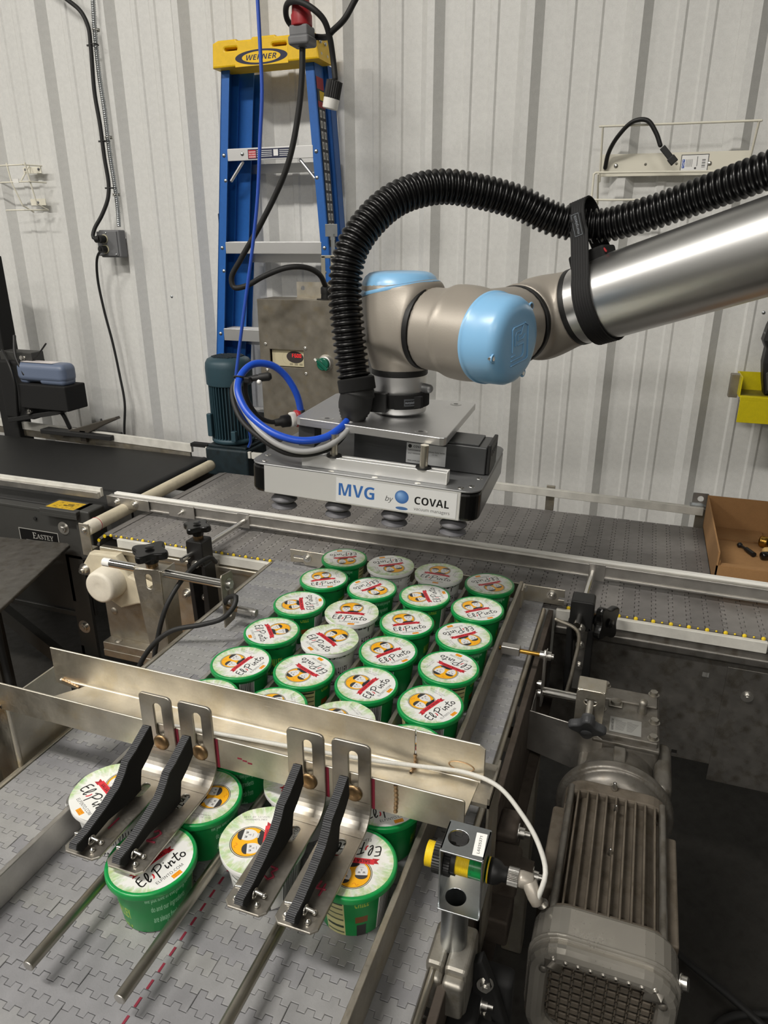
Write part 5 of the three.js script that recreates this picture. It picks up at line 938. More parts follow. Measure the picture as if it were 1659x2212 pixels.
// hanging cords, plugs and air hose
{
  const C = 'cords and hoses hanging by the ladder';
  tag(obj('power_cord', tube([[-0.602, 2.225, -1.0], [-0.604, 2.19, -1.0], [-0.606, 2.156, -1.0], [-0.623, 2.047, -1.0], [-0.671, 1.895, -1.0], [-0.773, 1.733, -1.0], [-0.861, 1.618, -1.0], [-0.902, 1.558, -1.0], [-0.896, 1.527, -1.0], [-0.850, 1.531, -1.0], [-0.777, 1.564, -1.0], [-0.698, 1.592, -1.02], [-0.650, 1.592, -1.06], [-0.630, 1.566, -1.13], [-0.630, 1.522, -1.18]], 0.0092, 140, 12), M.rubber), 'thick black power cord from the red plug down to the cabinet', 'cord', C);
  tag(obj('power_cord', tube([[-0.30, 2.42, -0.93], [-0.408, 2.306, -0.950], [-0.444, 2.260, -0.950], [-0.489, 2.240, -0.970], [-0.553, 2.244, -1.045], [-0.628, 2.262, -1.045], [-0.662, 2.292, -1.03], [-0.641, 2.318, -0.985], [-0.584, 2.312, -0.945], [-0.536, 2.288, -0.945], [-0.512, 2.263, -0.96], [-0.505, 2.227, -0.980], [-0.504, 2.173, -1.0], [-0.499, 2.126, -1.0]], 0.0085, 140, 12), M.rubber), 'black extension cord looped round the red plug', 'cord', C);
  tag(obj('air_hose', tube([[-0.690, 4.5, -0.9], [-0.690, 2.319, -0.9], [-0.690, 2.201, -0.9], [-0.692, 2.084, -0.9], [-0.707, 1.963, -0.9], [-0.728, 1.797, -0.9], [-0.758, 1.648, -0.9], [-0.795, 1.491, -0.9], [-0.834, 1.323, -0.9], [-0.856, 1.212, -0.9], [-0.868, 1.130, -0.93], [-0.885, 1.042, -1.01], [-0.905, 0.965, -1.055], [-0.93, 0.935, -1.08]], 0.0056, 160, 10), mat('#2f55b8', 0.35)), 'thin blue air hose hanging from above past the ladder', 'hose', C);
  const r = thing('red_plug', 'red industrial plug with grey clamp end hanging in front of the ladder top', 'plug', [-0.602, 2.22, -1.0]);
  obj('shell', lathe([[0.0, 0.0], [0.030, 0.0], [0.031, 0.006], [0.031, 0.030], [0.028, 0.036], [0.027, 0.060], [0.0245, 0.064], [0.0245, 0.18], [0, 0.18]], [-0.602, 2.262, -1.0], [0.0, 1, 0], 32), M.red, r);
  obj('clamp_end', [box(-0.632, -0.572, 2.236, 2.266, -1.028, -0.972, 0.006), box(-0.636, -0.568, 2.214, 2.240, -1.032, -0.968, 0.008), cyl([-0.602, 2.212, -1], [-0.602, 2.218, -1], 0.013, 0.013, 20)], M.plugGrey, r);
  obj('feed_cord', tube([[-0.602, 2.44, -1.0], [-0.602, 3.2, -1.0], [-0.602, 4.55, -1.0]], 0.012, 20, 12), M.rubber, r);
  const q = thing('cord_plug', 'black and white locking plug dangling beside the ladder', 'plug', [-0.512, 2.08, -1.0]);
  const d = V(-0.022, -0.089, 0).normalize();
  const rib = []; for (let i = 0; i < 48; i++) { const a = i / 48 * 2 * Math.PI, rq = i % 2 ? 0.0228 : 0.0243; rib.push([rq * Math.cos(a), rq * Math.sin(a)]); }
  obj('grip', [orient(extr(rib, 0.046, 0).rotateX(-Math.PI / 2), [-0.501, 2.119, -1.0], d), lathe([[0.0, -0.004], [0.012, -0.004], [0.0235, 0.001], [0.0235, 0.004]], [-0.501, 2.119, -1.0], d, 24)], M.black, q);
  obj('white_body', lathe([[0.0235, 0], [0.0232, 0.026], [0.020, 0.0285], [0, 0.0285]], on(V(-0.501, 2.119, -1.0), d, 0.0462), d, 28), M.white, q);
}
// conduit, outlet box and cords on the wall
{
  const cp = [[-1.697, 2.62, -1.452], [-1.700, 2.554, -1.452], [-1.710, 2.442, -1.452], [-1.715, 2.300, -1.452], [-1.710, 2.162, -1.452], [-1.711, 2.018, -1.452], [-1.708, 1.897, -1.455], [-1.707, 1.825, -1.455], [-1.712, 1.735, -1.455]];
  const c = thing('flexible_conduit', 'flexible steel conduit strapped down the wall to the outlet box', 'conduit', [-1.71, 1.72, -1.452]);
  obj('armour', sweep([[-1.69, 4.58, -1.452], [-1.69, 3.4, -1.452], ...cp], l => 0.0085 + 0.0011 * Math.cos(l / 0.0075 * 2 * Math.PI), 1700, 10), M.zinc, c);
  for (const [x, y] of [[-1.709, 2.45], [-1.711, 2.075], [-1.708, 1.86]]) obj('strap', [new THREE.TorusGeometry(0.0105, 0.0022, 6, 16).rotateX(Math.PI / 2).translate(x, y, -1.452), box(x - 0.024, x + 0.014, y - 0.006, y + 0.006, -1.4645, -1.462)], M.screw, c);
  const b = thing('outlet_box', 'grey metal outlet box on the wall with two black plugs', 'outlet', [-1.76, 1.66, -1.44]);
  obj('box', [box(-1.795, -1.688, 1.612, 1.722, -1.462, -1.418, 0.006), box(-1.802, -1.699, 1.618, 1.716, -1.418, -1.414, 0.003)], M.plugGrey, b);
  each('cover_screw', [dome([-1.752, 1.710, -1.414], [0, 0, 1], 0.004, 0.003), dome([-1.71, 1.624, -1.414], [0, 0, 1], 0.004, 0.003)], M.zinc, b);
  obj('socket', [cyl([-1.763, 1.686, -1.414], [-1.763, 1.686, -1.411], 0.018, 0.018, 24), cyl([-1.763, 1.645, -1.414], [-1.763, 1.645, -1.411], 0.018, 0.018, 24)], mat('#cfc9a8', 0.5), b);
  const W = 'cords plugged into the wall outlet';
  const p1 = thing('wall_cord', 'black cord tied along the conduit into the upper socket', 'cord', [-1.72, 1.7, -1.43], W);
  obj('cord', tube([[-1.95, 2.66, -1.43], [-1.814, 2.559, -1.43], [-1.746, 2.507, -1.43], [-1.722, 2.454, -1.432], [-1.722, 2.391, -1.432], [-1.732, 2.233, -1.432], [-1.725, 2.118, -1.432], [-1.724, 2.000, -1.432], [-1.720, 1.895, -1.432], [-1.728, 1.842, -1.425], [-1.758, 1.780, -1.412], [-1.792, 1.725, -1.395], [-1.796, 1.694, -1.385], [-1.778, 1.684, -1.385]], 0.0082, 120, 10), M.rubber, p1);
  obj('plug', [cyl([-1.785, 1.684, -1.387], [-1.760, 1.686, -1.387], 0.0135, 0.0165, 16), cyl([-1.763, 1.686, -1.412], [-1.763, 1.686, -1.377], 0.0155, 0.0155, 16)], M.black, p1);
  for (const [x, y] of [[-1.714, 2.397], [-1.717, 2.06], [-1.714, 1.885]]) obj('cable_tie', [new THREE.TorusGeometry(0.019, 0.0022, 6, 20).rotateX(Math.PI / 2).scale(1, 1, 0.8).translate(x, y, -1.441), box(x - 0.032, x - 0.018, y - 0.003, y + 0.003, -1.443, -1.437)], M.black, p1);
  const p2 = thing('wall_cord', 'thin black cord hanging from the lower socket behind the printer', 'cord', [-1.8, 1.2, -1.43], W);
  obj('cord', tube([[-1.772, 1.640, -1.392], [-1.806, 1.612, -1.405], [-1.841, 1.527, -1.43], [-1.838, 1.388, -1.44], [-1.819, 1.246, -1.445], [-1.804, 1.100, -1.445], [-1.788, 0.973, -1.435], [-1.801, 0.819, -1.42], [-1.81, 0.3, -1.41], [-1.8, 0.01, -1.40]], 0.0055, 120, 10), M.rubber, p2);
  obj('plug', [cyl([-1.775, 1.641, -1.393], [-1.758, 1.646, -1.392], 0.010, 0.014, 14), cyl([-1.763, 1.645, -1.412], [-1.763, 1.645, -1.382], 0.0145, 0.0145, 16)], M.black, p2);
}
// wire racks on the wall
{
  const t = thing('wire_rack', 'small white wire holder screwed to the wall by the conduit', 'wire rack', [-2.16, 1.9, -1.45], 'wire holders on the wall');
  const z0 = -1.462, z1 = -1.39, w = p => wire(p, 0.0032, 6);
  obj('frame', [...w([[-2.35, 1.982, z1], [-2.12, 1.982, z1], [-2.085, 1.982, z0]]), ...w([[-2.34, 1.916, z1], [-2.10, 1.916, z1], [-2.075, 1.916, z0]]), ...w([[-2.205, 1.988, z1], [-2.195, 1.916, z1]]), ...w([[-2.105, 1.988, z1], [-2.095, 1.83, z1 - 0.02], [-2.085, 1.806, z0]]), ...w([[-2.195, 1.916, z1], [-2.175, 1.825, z1 - 0.02], [-2.17, 1.80, z0]]), ...w([[-2.25, 1.805, z1], [-2.15, 1.805, z1], [-2.085, 1.806, z0]]), ...w([[-2.34, 1.984, z1], [-2.33, 1.916, z1]]), ...w([[-2.15, 1.988, z0], [-2.14, 1.92, z1]])], M.wirePaint, t);
  obj('back_plate', box(-2.190, -2.092, 1.954, 1.980, -1.466, -1.462, 0.001), M.wirePaint, t);
  obj('back_plate', box(-2.178, -2.095, 1.826, 1.853, -1.466, -1.462, 0.001), M.wirePaint, t);
  obj('tag', box(-2.18, -2.15, 1.912, 1.928, z1 + 0.002, z1 + 0.005), M.white, t);
  each('screw', [dome([-2.178, 1.97, -1.462], [0, 0, 1], 0.006, 0.004), dome([-2.105, 1.97, -1.462], [0, 0, 1], 0.006, 0.004), dome([-2.136, 1.838, -1.462], [0, 0, 1], 0.006, 0.004)], M.plugGrey, t);
}
{
  const t = thing('wire_rack', 'cream wire shelf bracket with flat back plate and white label on the wall', 'wire rack', [0.48, 1.87, -1.44], 'wire holders on the wall');
  const z0 = -1.462, z1 = -1.375, w = (p, r = 0.0036) => wire(p, r, 6);
  obj('frame', [...w([[0.245, 2.012, z1], [0.706, 2.006, z1]]), ...w([[0.254, 2.012, z1], [0.254, 1.86, z0 + 0.01]]), ...w([[0.700, 2.006, z1], [0.694, 1.86, z0 + 0.01]]), ...w([[0.240, 1.80, z1], [0.240, 1.875, z1], [0.246, 1.880, z1], [0.68, 1.872, z1]]), ...w([[0.240, 1.80, z1], [0.30, 1.798, z1], [0.68, 1.795, z1]]), ...w([[0.254, 1.875, z1], [0.254, 1.79, z0 + 0.01]])], M.wirePaint, t);
  const pl = obj('back_plate', [extr([[0.252, 1.874], [0.70, 1.868], [0.70, 1.936], [0.252, 1.940]], 0.003, 0.0006, [circ(0.393, 1.906, 0.0042, 12), circ(0.487, 1.905, 0.0042, 12)]).translate(0, 0, -1.462)], M.wirePaint, t);
  each('screw', [dome([0.301, 1.905, -1.459], [0, 0, 1], 0.007, 0.004), dome([0.585, 1.903, -1.459], [0, 0, 1], 0.007, 0.004)], M.fastener, t);
  const lt = canvasTex(256, 160, c => { c.fillStyle = '#111'; c.fillRect(0, 0, 256, 160); c.fillStyle = '#f2f2f0'; c.fillRect(6, 6, 244, 148); c.fillStyle = '#2a4fa8';['P', 'M', 'F'].forEach((l, i) => { c.fillStyle = '#2a4fa8'; c.fillRect(14, 44 + i * 28, 24, 25); c.fillStyle = '#fff'; c.font = 'bold 18px sans-serif'; c.fillText(l, 19, 63 + i * 28); }); c.fillStyle = '#777'; for (let i = 0; i < 5; i++) c.fillRect(50 + i * 13, 44, 5, 70); c.fillStyle = '#333'; c.fillRect(150, 20, 5, 90); c.beginPath(); c.arc(140, 128, 10, 0, 7); c.fill(); for (let i = 0; i < 9; i++) c.fillRect(196, 48 + i * 9, 32, i % 3 ? 3 : 6); });
  obj('label', new THREE.PlaneGeometry(0.082, 0.050).translate(0.540, 1.9055, -1.4585), mat('#ffffff', 0.5, 0, { map: lt }), pl, true);
  const c = thing('video_cable', 'black cable with a connector end hooked over the cream wire bracket', 'cable', [0.37, 1.95, -1.40]);
  obj('cord', tube([[0.268, 1.90, -1.45], [0.275, 1.94, -1.43], [0.303, 1.985, -1.39], [0.345, 2.02, -1.365], [0.385, 2.02, -1.36], [0.415, 1.985, -1.36], [0.432, 1.950, -1.36]], 0.0068, 60, 10), M.black, c);
  obj('connector', [box(-0.009, 0.009, -0.034, 0.01, -0.006, 0.006, 0.002).rotateZ(0.75).translate(0.445, 1.937, -1.36), box(-0.012, 0.012, -0.052, -0.030, -0.008, 0.008, 0.002).rotateZ(0.75).translate(0.445, 1.937, -1.36)], M.black, c);
  obj('contact', box(-0.008, 0.008, -0.0535, -0.0515, -0.0045, 0.0045).rotateZ(0.75).translate(0.445, 1.937, -1.36), M.chrome, c);
}
{
  // yellow tray with black device at the right edge
  const t = thing('yellow_tray', 'yellow sheet metal tray on the wall holding a black device', 'tray', [0.9, 1.15, -1.40]);
  obj('floor_plate', box(0.772, 1.06, 1.198, 1.202, -1.44, -1.32), mat('#8f8428', 0.6, 0, { map: T.grime }), t);
  obj('rear_wall', box(0.772, 1.06, 1.20, 1.262, -1.444, -1.440), M.trayYellow, t);
  obj('side_wall', box(0.768, 0.772, 1.198, 1.262, -1.444, -1.318), M.trayYellow, t);
  obj('front_apron', [box(0.772, 1.06, 1.188, 1.204, -1.324, -1.30, 0.003), box(0.772, 1.06, 1.118, 1.19, -1.304, -1.300, 0.001)], M.trayYellow, t);
  obj('hanger', box(0.742, 0.770, 1.185, 1.262, -1.40, -1.37, 0.002), M.steelDull, t);
  obj('wall_bracket', box(0.80, 1.02, 1.12, 1.20, -1.5, -1.44), M.steelDull, t);
  const d = thing('handheld_device', 'black moulded device standing in the yellow tray', 'device', [0.9, 1.2, -1.36]);
  const prof = [[0.846, 1.204], [0.835, 1.25], [0.826, 1.305], [0.828, 1.35], [0.815, 1.375], [0.822, 1.42], [0.848, 1.50], [0.98, 1.50], [0.98, 1.204]];
  obj('body', extr(prof, 0.085, 0.012).translate(0, 0, -1.425), M.black, d);
  obj('grey_panel', extr([[0.838, 1.275], [0.87, 1.31], [0.95, 1.31], [0.95, 1.24], [0.85, 1.22]], 0.006, 0.002).translate(0, 0, -1.340), mat('#4a4a46', 0.6), d);
  obj('trim_strip', [box(0.818, 0.826, 1.385, 1.40, -1.40, -1.36, 0.002), box(0.824, 0.832, 1.41, 1.425, -1.40, -1.36, 0.002), box(0.832, 0.842, 1.435, 1.475, -1.40, -1.36, 0.002)], M.plugGrey, d);
}
// ---------- gearmotor ----------
{
  const t = thing('gearmotor', 'dusty grey gearmotor with finned housing and grid fan guard', 'gearmotor', [0.508, 0, 0.2]);
  const cx = 0.508, cy = 0.668, C = [cx, cy, 0], zd = [0, 0, 1];
  const sq = (w, h, r, n = 6) => rrect(cx - w, cy - h, cx + w, cy + h, r, n);
  // fan cowl: rounded square shell, stepped rim and recessed guard
  obj('fan_cowl', [extr(sq(0.101, 0.094, 0.05), 0.062, 0.008, [sq(0.085, 0.078, 0.04).reverse()]).translate(0, 0, 0.418), extr(sq(0.099, 0.092, 0.048), 0.026, 0.010, [sq(0.072, 0.066, 0.03).reverse()]).translate(0, 0, 0.476), extr(sq(0.103, 0.096, 0.05), 0.006, 0.0025).translate(0, 0, 0.470)], M.cowl, t);
  for (const s of [-1, 1]) obj('screw_pocket', [orient(new THREE.ConeGeometry(0.020, 0.02, 4).translate(0, 0.004, 0), [cx + s * 0.070, cy + 0.068, 0.499], [s * 0.3, 0.4, 1], 0.78), dome([cx + s * 0.078, cy + 0.058, 0.505], zd, 0.006, 0.004)], M.motor, t);
  for (let i = -4; i <= 4; i++) obj('cowl_ridge', lathe([[0.006, 0], [0.0075, 0.012], [0.006, 0.022], [0.002, 0.026]], [cx + i * 0.0165, cy + 0.077, 0.478], zd, 10), M.cowl, t);
  const cellG = fuse(extr(rrect(-0.0054, -0.0046, 0.0054, 0.0046, 0.0012, 2), 0.003, 0.0008)); const org = ORG.get(t);
  obj('fan', [cyl([cx, cy, 0.432], [cx, cy, 0.468], 0.02, 0.018, 20), ...[0, 1, 2, 3, 4, 5, 6, 7].map(i => box(0.012, 0.066, -0.001, 0.001, 0.434, 0.464).rotateZ(i * Math.PI / 4).translate(cx, cy, 0))], M.motorDust, t);
  obj('guard_bars', [...[-4.5, -3.5, -2.5, -1.5, -0.5, 0.5, 1.5, 2.5, 3.5, 4.5].map(i => box(cx + i * 0.0152 - 0.0009, cx + i * 0.0152 + 0.0009, cy - 0.066, cy + 0.066, 0.483, 0.486)), ...[-4, -3, -2, -1, 0, 1, 2, 3, 4].map(i => box(cx - 0.072, cx + 0.072, cy + i * 0.0146 - 0.001, cy + i * 0.0146 + 0.001, 0.483, 0.486))], M.motorDust, t);
  for (let i = -4; i <= 4; i++) for (let j = -4; j <= 4; j++) { if (Math.abs(i) + Math.abs(j) > 7) continue; const m = put('guard_grid', cellG, M.motorDust, t); m.position.set(cx + i * 0.0152 - org.x, cy + j * 0.0146 - org.y, 0.486 - org.z); }
  // stator with cooling fins
  obj('stator', [extr(sq(0.072, 0.072, 0.03), 0.29, 0.003).translate(0, 0, 0.135)], M.motorDust, t);
  for (let i = 0; i < 9; i++) obj('cooling_fin', box(cx - 0.064 + i * 0.016 - 0.0017, cx - 0.064 + i * 0.016 + 0.0017, cy + 0.070, cy + 0.091 - Math.abs(i - 4) * 0.0012, 0.165, 0.420, 0.0012), M.motorDust, t);
  for (const s of [-1, 1]) for (let j = 0; j < 5; j++) obj('cooling_fin', box(cx + s * 0.078 - 0.008, cx + s * 0.078 + 0.008, cy + 0.05 - j * 0.022 - 0.0017, cy + 0.05 - j * 0.022 + 0.0017, 0.17, 0.42), M.motorDust, t);
  obj('junction_box', box(cx - 0.104, cx - 0.080, cy - 0.05, cy + 0.062, 0.19, 0.37, 0.006), M.motorDust, t);
  obj('junction_box', box(cx + 0.080, cx + 0.101, cy - 0.05, cy + 0.060, 0.20, 0.41, 0.004), M.motorDust, t);
  obj('tie_rod', cyl([cx - 0.077, cy + 0.077, 0.15], [cx - 0.077, cy + 0.077, 0.425], 0.006, 0.006, 12), M.motor, t);
  obj('tie_rod', cyl([cx + 0.077, cy + 0.077, 0.15], [cx + 0.077, cy + 0.077, 0.425], 0.006, 0.006, 12), M.motor, t);
  obj('end_shield', [extr(sq(0.088, 0.086, 0.035), 0.030, 0.004).translate(0, 0, 0.135)], M.motorDust, t);
  obj('end_shield', [extr(sq(0.090, 0.088, 0.035), 0.020, 0.004).translate(0, 0, 0.412)], M.motorDust, t);
  obj('grease_fitting', [lathe([[0.0055, 0], [0.0055, 0.006], [0.003, 0.008], [0.003, 0.014], [0, 0.015]], [cx - 0.005, cy + 0.088, 0.145], [0, 1, 0.1], 12), lathe([[0.004, 0], [0.0025, 0.012], [0, 0.013]], [cx, cy + 0.089, 0.20], [0, 1, 0.1], 10), lathe([[0.004, 0], [0.0025, 0.012], [0, 0.013]], [cx - 0.004, cy + 0.089, 0.30], [0, 1, 0.1], 10)], M.fastener, t);
  // flange and gearbox
  obj('flange', lathe([[0.06, 0.0], [0.104, 0.0], [0.106, 0.004], [0.106, 0.016], [0.101, 0.020], [0.094, 0.022], [0.092, 0.048], [0.06, 0.05]], [cx, cy, 0.088], zd, 64), M.motor, t);
  obj('gear_neck', [lathe([[0.098, 0.0], [0.088, -0.02], [0.078, -0.05], [0.076, -0.085]], [cx, cy, 0.088], zd, 48), box(cx - 0.012, cx + 0.012, cy + 0.06, cy + 0.088, 0.02, 0.092, 0.005)], M.motor, t);
  obj('gearbox', [box(cx - 0.062, cx + 0.072, cy - 0.09, cy + 0.086, -0.165, 0.012, 0.012), box(cx + 0.066, cx + 0.098, cy - 0.085, cy + 0.065, -0.055, 0.085, 0.016), box(cx - 0.075, cx - 0.05, cy - 0.07, cy + 0.05, -0.03, 0.085, 0.01)], M.motor, t);
  const cv = obj('gearbox_cover', [box(cx - 0.052, cx + 0.068, cy + 0.084, cy + 0.100, -0.160, 0.006, 0.004), box(cx - 0.050, cx + 0.066, cy + 0.098, cy + 0.106, -0.150, -0.105, 0.004), box(cx - 0.054, cx + 0.072, cy + 0.080, cy + 0.088, -0.166, 0.014, 0.003)], M.motor, t);
  for (const [x, z] of [[-0.040, -0.150], [0.058, -0.150], [0.060, -0.060], [-0.044, -0.072], [-0.044, -0.004], [0.058, -0.006]]) obj('bolt', bolt([cx + x, cy + 0.100 + (z < -0.1 ? 0.006 : 0), z], [0, 1, 0], 0.0085, 0.007, 1.3), M.castAlu, cv);
  obj('plug', [cyl([cx - 0.016, cy + 0.100, -0.098], [cx - 0.016, cy + 0.109, -0.098], 0.011, 0.010, 20), box(cx - 0.03, cx - 0.002, cy + 0.1, cy + 0.104, -0.11, -0.085, 0.002)], M.castAlu, cv);
  obj('breather', lathe([[0.0095, 0], [0.0095, 0.008], [0.0075, 0.009], [0.0075, 0.020], [0.0085, 0.021], [0.0085, 0.026], [0.004, 0.030], [0, 0.030]], [cx + 0.036, cy + 0.100, -0.088], [0, 1, 0], 18), M.castAlu, cv);
  const np = canvasTex(256, 200, c => { c.fillStyle = '#9a9a96'; c.fillRect(0, 0, 256, 200); c.fillStyle = '#2a2a2a'; c.save(); c.translate(24, 180); c.rotate(-Math.PI / 2); c.font = 'bold 26px sans-serif'; c.fillText('GEARED MOTOR', 0, 8, 150); c.restore(); c.fillStyle = '#3b3b3b'; for (let i = 0; i < 9; i++) { c.fillRect(48, 40 + i * 15, 50 + (i * 37) % 40, 3); c.fillRect(140, 40 + i * 15, 40 + (i * 53) % 60, 3); } });
  obj('name_plate', new THREE.PlaneGeometry(0.060, 0.050).rotateX(-Math.PI / 2).translate(cx + 0.006, cy + 0.1006, -0.028), mat('#ffffff', 0.5, 0.4, { map: np }), cv, true);
  obj('hex_bolt', bolt([cx + 0.103, cy + 0.05, 0.455], [1, 0.3, 0.2], 0.010, 0.008, 1.2), M.fastener, t);
  obj('hex_bolt', bolt([cx - 0.092, cy + 0.085, 0.425], [-0.6, 1, 0.1], 0.007, 0.006, 1.3), M.fastener, t);
  obj('torque_arm', [box(0.335, cx - 0.055, 0.64, 0.66, -0.12, -0.08), box(cx - 0.02, cx + 0.02, 0, cy - 0.09, -0.10, -0.06)], M.steelDull, t);
}
// adjusting bracket for the guide on the motor side
{
  const t = thing('guide_adjuster', 'slotted guide adjuster with steel rod and star knob above the gearmotor', 'adjuster', [0.36, 0.7, -0.02]);
  obj('slotted_plate', extr([[0.0, 0.785], [0.0, 0.905], [0.006, 0.913], [0.024, 0.905], [0.034, 0.79], [0.026, 0.78]], 0.004, 0.0008).rotateY(Math.PI / 2).translate(0.345, 0, -0.012), M.steelClean, t);
  each('nut', [nut([0.349, 0.895, -0.03], [1, 0, 0], 0.010, 0.008, 0.006), bolt([0.345, 0.895, -0.03], [-1, 0, 0], 0.009, 0.008, 1.2)], M.fastener, t);
  each('nut', [nut([0.345, 0.828, -0.028], [-1, 0, 0], 0.008, 0.006, 0.004), nut([0.345, 0.806, -0.028], [-1, 0, 0], 0.008, 0.006, 0.004)], M.fastener, t);
  obj('guide_rod', cyl([0.349, 0.812, -0.028], [0.462, 0.812, -0.028], 0.0095, 0.0095, 24), M.chrome, t);
  const kb = obj('knob_plate', [extr(rrect(0.415, 0.735, 0.470, 0.848, 0.010), 0.004, 0.001, [slot(0.438, 0.822, 0.448, 0.822, 0.007)]).translate(0, 0, -0.012), box(0.415, 0.470, 0.838, 0.846, -0.06, -0.012, 0.003)], M.steel, t);
  obj('stud', cyl([0.443, 0.82, -0.02], [0.443, 0.80, 0.016], 0.007, 0.007, 14), M.castAlu, kb);
  obj('knob', starKnob([0.443, 0.805, 0.0], [0, -0.45, 0.9], 0.036, 0.012), mat('#3a3b3d', 0.55), kb);
  const g = [[0.303, -0.03], [0.303, -0.008], [0.312, 0.004], [0.465, 0.014], [0.468, 0.012]].map(p => p);
  const side = extr([[0.303, 0.715], [0.303, 0.792], [0.44, 0.775], [0.475, 0.755], [0.475, 0.70], [0.42, 0.672], [0.31, 0.70]], 0.003, 0.0008).translate(0, 0, 0.010);
  obj('guard_plate', [side, box(0.331, 0.334, 0.705, 0.792, -0.06, 0.012, 0.001)], M.steelClean, t);
  obj('hook', tube([[0.352, 0.92, -0.14], [0.398, 0.90, -0.14], [0.398, 0.82, -0.13], [0.39, 0.76, -0.12]], 0.004, 24, 8), M.steelDull, t);
}
// ---------- side sensor on a rod ----------
{
  const t = thing('side_sensor_mount', 'chrome rod with slotted plate and star knob holding the side sensor', 'sensor mount', [-0.58, 0.62, 0.03]);
  const y = 0.962, z = 0.02;
  obj('rod', cyl([-0.682, y + 0.001, z], [-0.352, y - 0.003, z], 0.0098, 0.0098, 24), M.chrome, t);
  obj('label_band', cyl([-0.684, y + 0.001, z], [-0.664, y + 0.001, z], 0.0102, 0.0102, 24), M.white, t);
  const sh = [[-0.572, 0.958], [-0.516, 0.966], [-0.512, 0.972], [-0.512, 0.94], [-0.530, 0.66], [-0.600, 0.66]];
  const up = obj('upright_sheet', [extr([[-0.590, 0.958], [-0.584, 0.968], [-0.520, 0.974], [-0.516, 0.965], [-0.516, 0.68], [-0.562, 0.68]], 0.003, 0.0006, [slot(-0.549, 0.930, -0.549, 0.950, 0.009)]).translate(0, 0, z + 0.012), box(-0.590, -0.510, 0.966, 0.972, z - 0.022, z + 0.014, 0.002), extr([[-0.02, 0.70], [-0.02, 0.97], [0.032, 0.97], [0.032, 0.69]], 0.003).rotateY(-Math.PI / 2).translate(-0.514, 0, 0)], M.steel, t);
  obj('collar', orient(new THREE.CylinderGeometry(0.014, 0.014, 0.014, 6).translate(0, 0.007, 0), [-0.548, 0.972, z - 0.002], [0, 1, 0]), M.bronze, up);
  obj('knob', starKnob([-0.548, 0.974, z - 0.002], [0.02, 1, 0.05], 0.047, 0.013), M.blackGloss, up);
  obj('foot', [box(-0.60, -0.445, 0.665, 0.69, -0.01, 0.045, 0.003), box(-0.60, -0.47, 0.60, 0.67, 0.0, 0.03, 0.002)], M.steelDull, t);
  const sp = obj('slotted_plate', extr([[-0.062, 0.862], [-0.062, 0.985], [-0.058, 0.99], [-0.020, 0.985], [-0.016, 0.975], [-0.016, 0.872], [-0.022, 0.864]].map(p => [p[0], p[1]]), 0.0035, 0.0006, [slot(-0.037, 0.905, -0.037, 0.938, 0.0062), slot(-0.037, 0.882, -0.037, 0.888, 0.005)]).rotateY(Math.PI / 2).translate(-0.352, 0, -0.022 + 0.002), M.steelDull, t);
  obj('bolt', bolt([-0.3485, 0.960, 0.018], [1, 0, 0], 0.0105, 0.008, 1.35), M.fastener, sp);
  obj('nut', bolt([-0.352, 0.905, 0.02], [-1, 0, 0], 0.008, 0.006, 1.2), M.fastener, sp);
  const s = thing('side_sensor', 'small hexagonal steel sensor head pointing at the cups', 'sensor', [-0.30, 0.905, 0.03]);
  obj('threaded_end', cyl([-0.352, 0.907, 0.0275], [-0.318, 0.906, 0.0275], 0.0068, 0.0068, 16), M.bronze, s);
  obj('head', [orient(new THREE.CylinderGeometry(0.0095, 0.0095, 0.036, 6).translate(0, 0.018, 0), [-0.319, 0.906, 0.0275], [1, -0.01, 0.02], 0.3), cyl([-0.283, 0.906, 0.0280], [-0.275, 0.906, 0.0282], 0.008, 0.008, 16)], M.steelClean, s);
  const c = tag(obj('sensor_lead', tube([[-0.355, 0.915, 0.03], [-0.33, 0.945, 0.05], [-0.302, 0.958, 0.062], [-0.298, 0.945, 0.078], [-0.318, 0.920, 0.095], [-0.36, 0.905, 0.11], [-0.43, 0.885, 0.13], [-0.485, 0.83, 0.15], [-0.52, 0.74, 0.17], [-0.53, 0.6, 0.18], [-0.52, 0.01, 0.2]], 0.0056, 120, 10), M.rubber), 'black lead hanging from the side sensor over the belt edge', 'cable');
  tag(obj('sensor_lead', tube([[-0.47, 0.935, -0.12], [-0.46, 0.965, -0.08], [-0.475, 0.955, -0.02], [-0.495, 0.90, 0.045], [-0.515, 0.82, 0.07], [-0.53, 0.74, 0.08], [-0.535, 0.60, 0.09], [-0.53, 0.005, 0.1]], 0.0056, 90, 10), M.rubber), 'black lead arching down past the upright sheet bracket', 'cable');
}
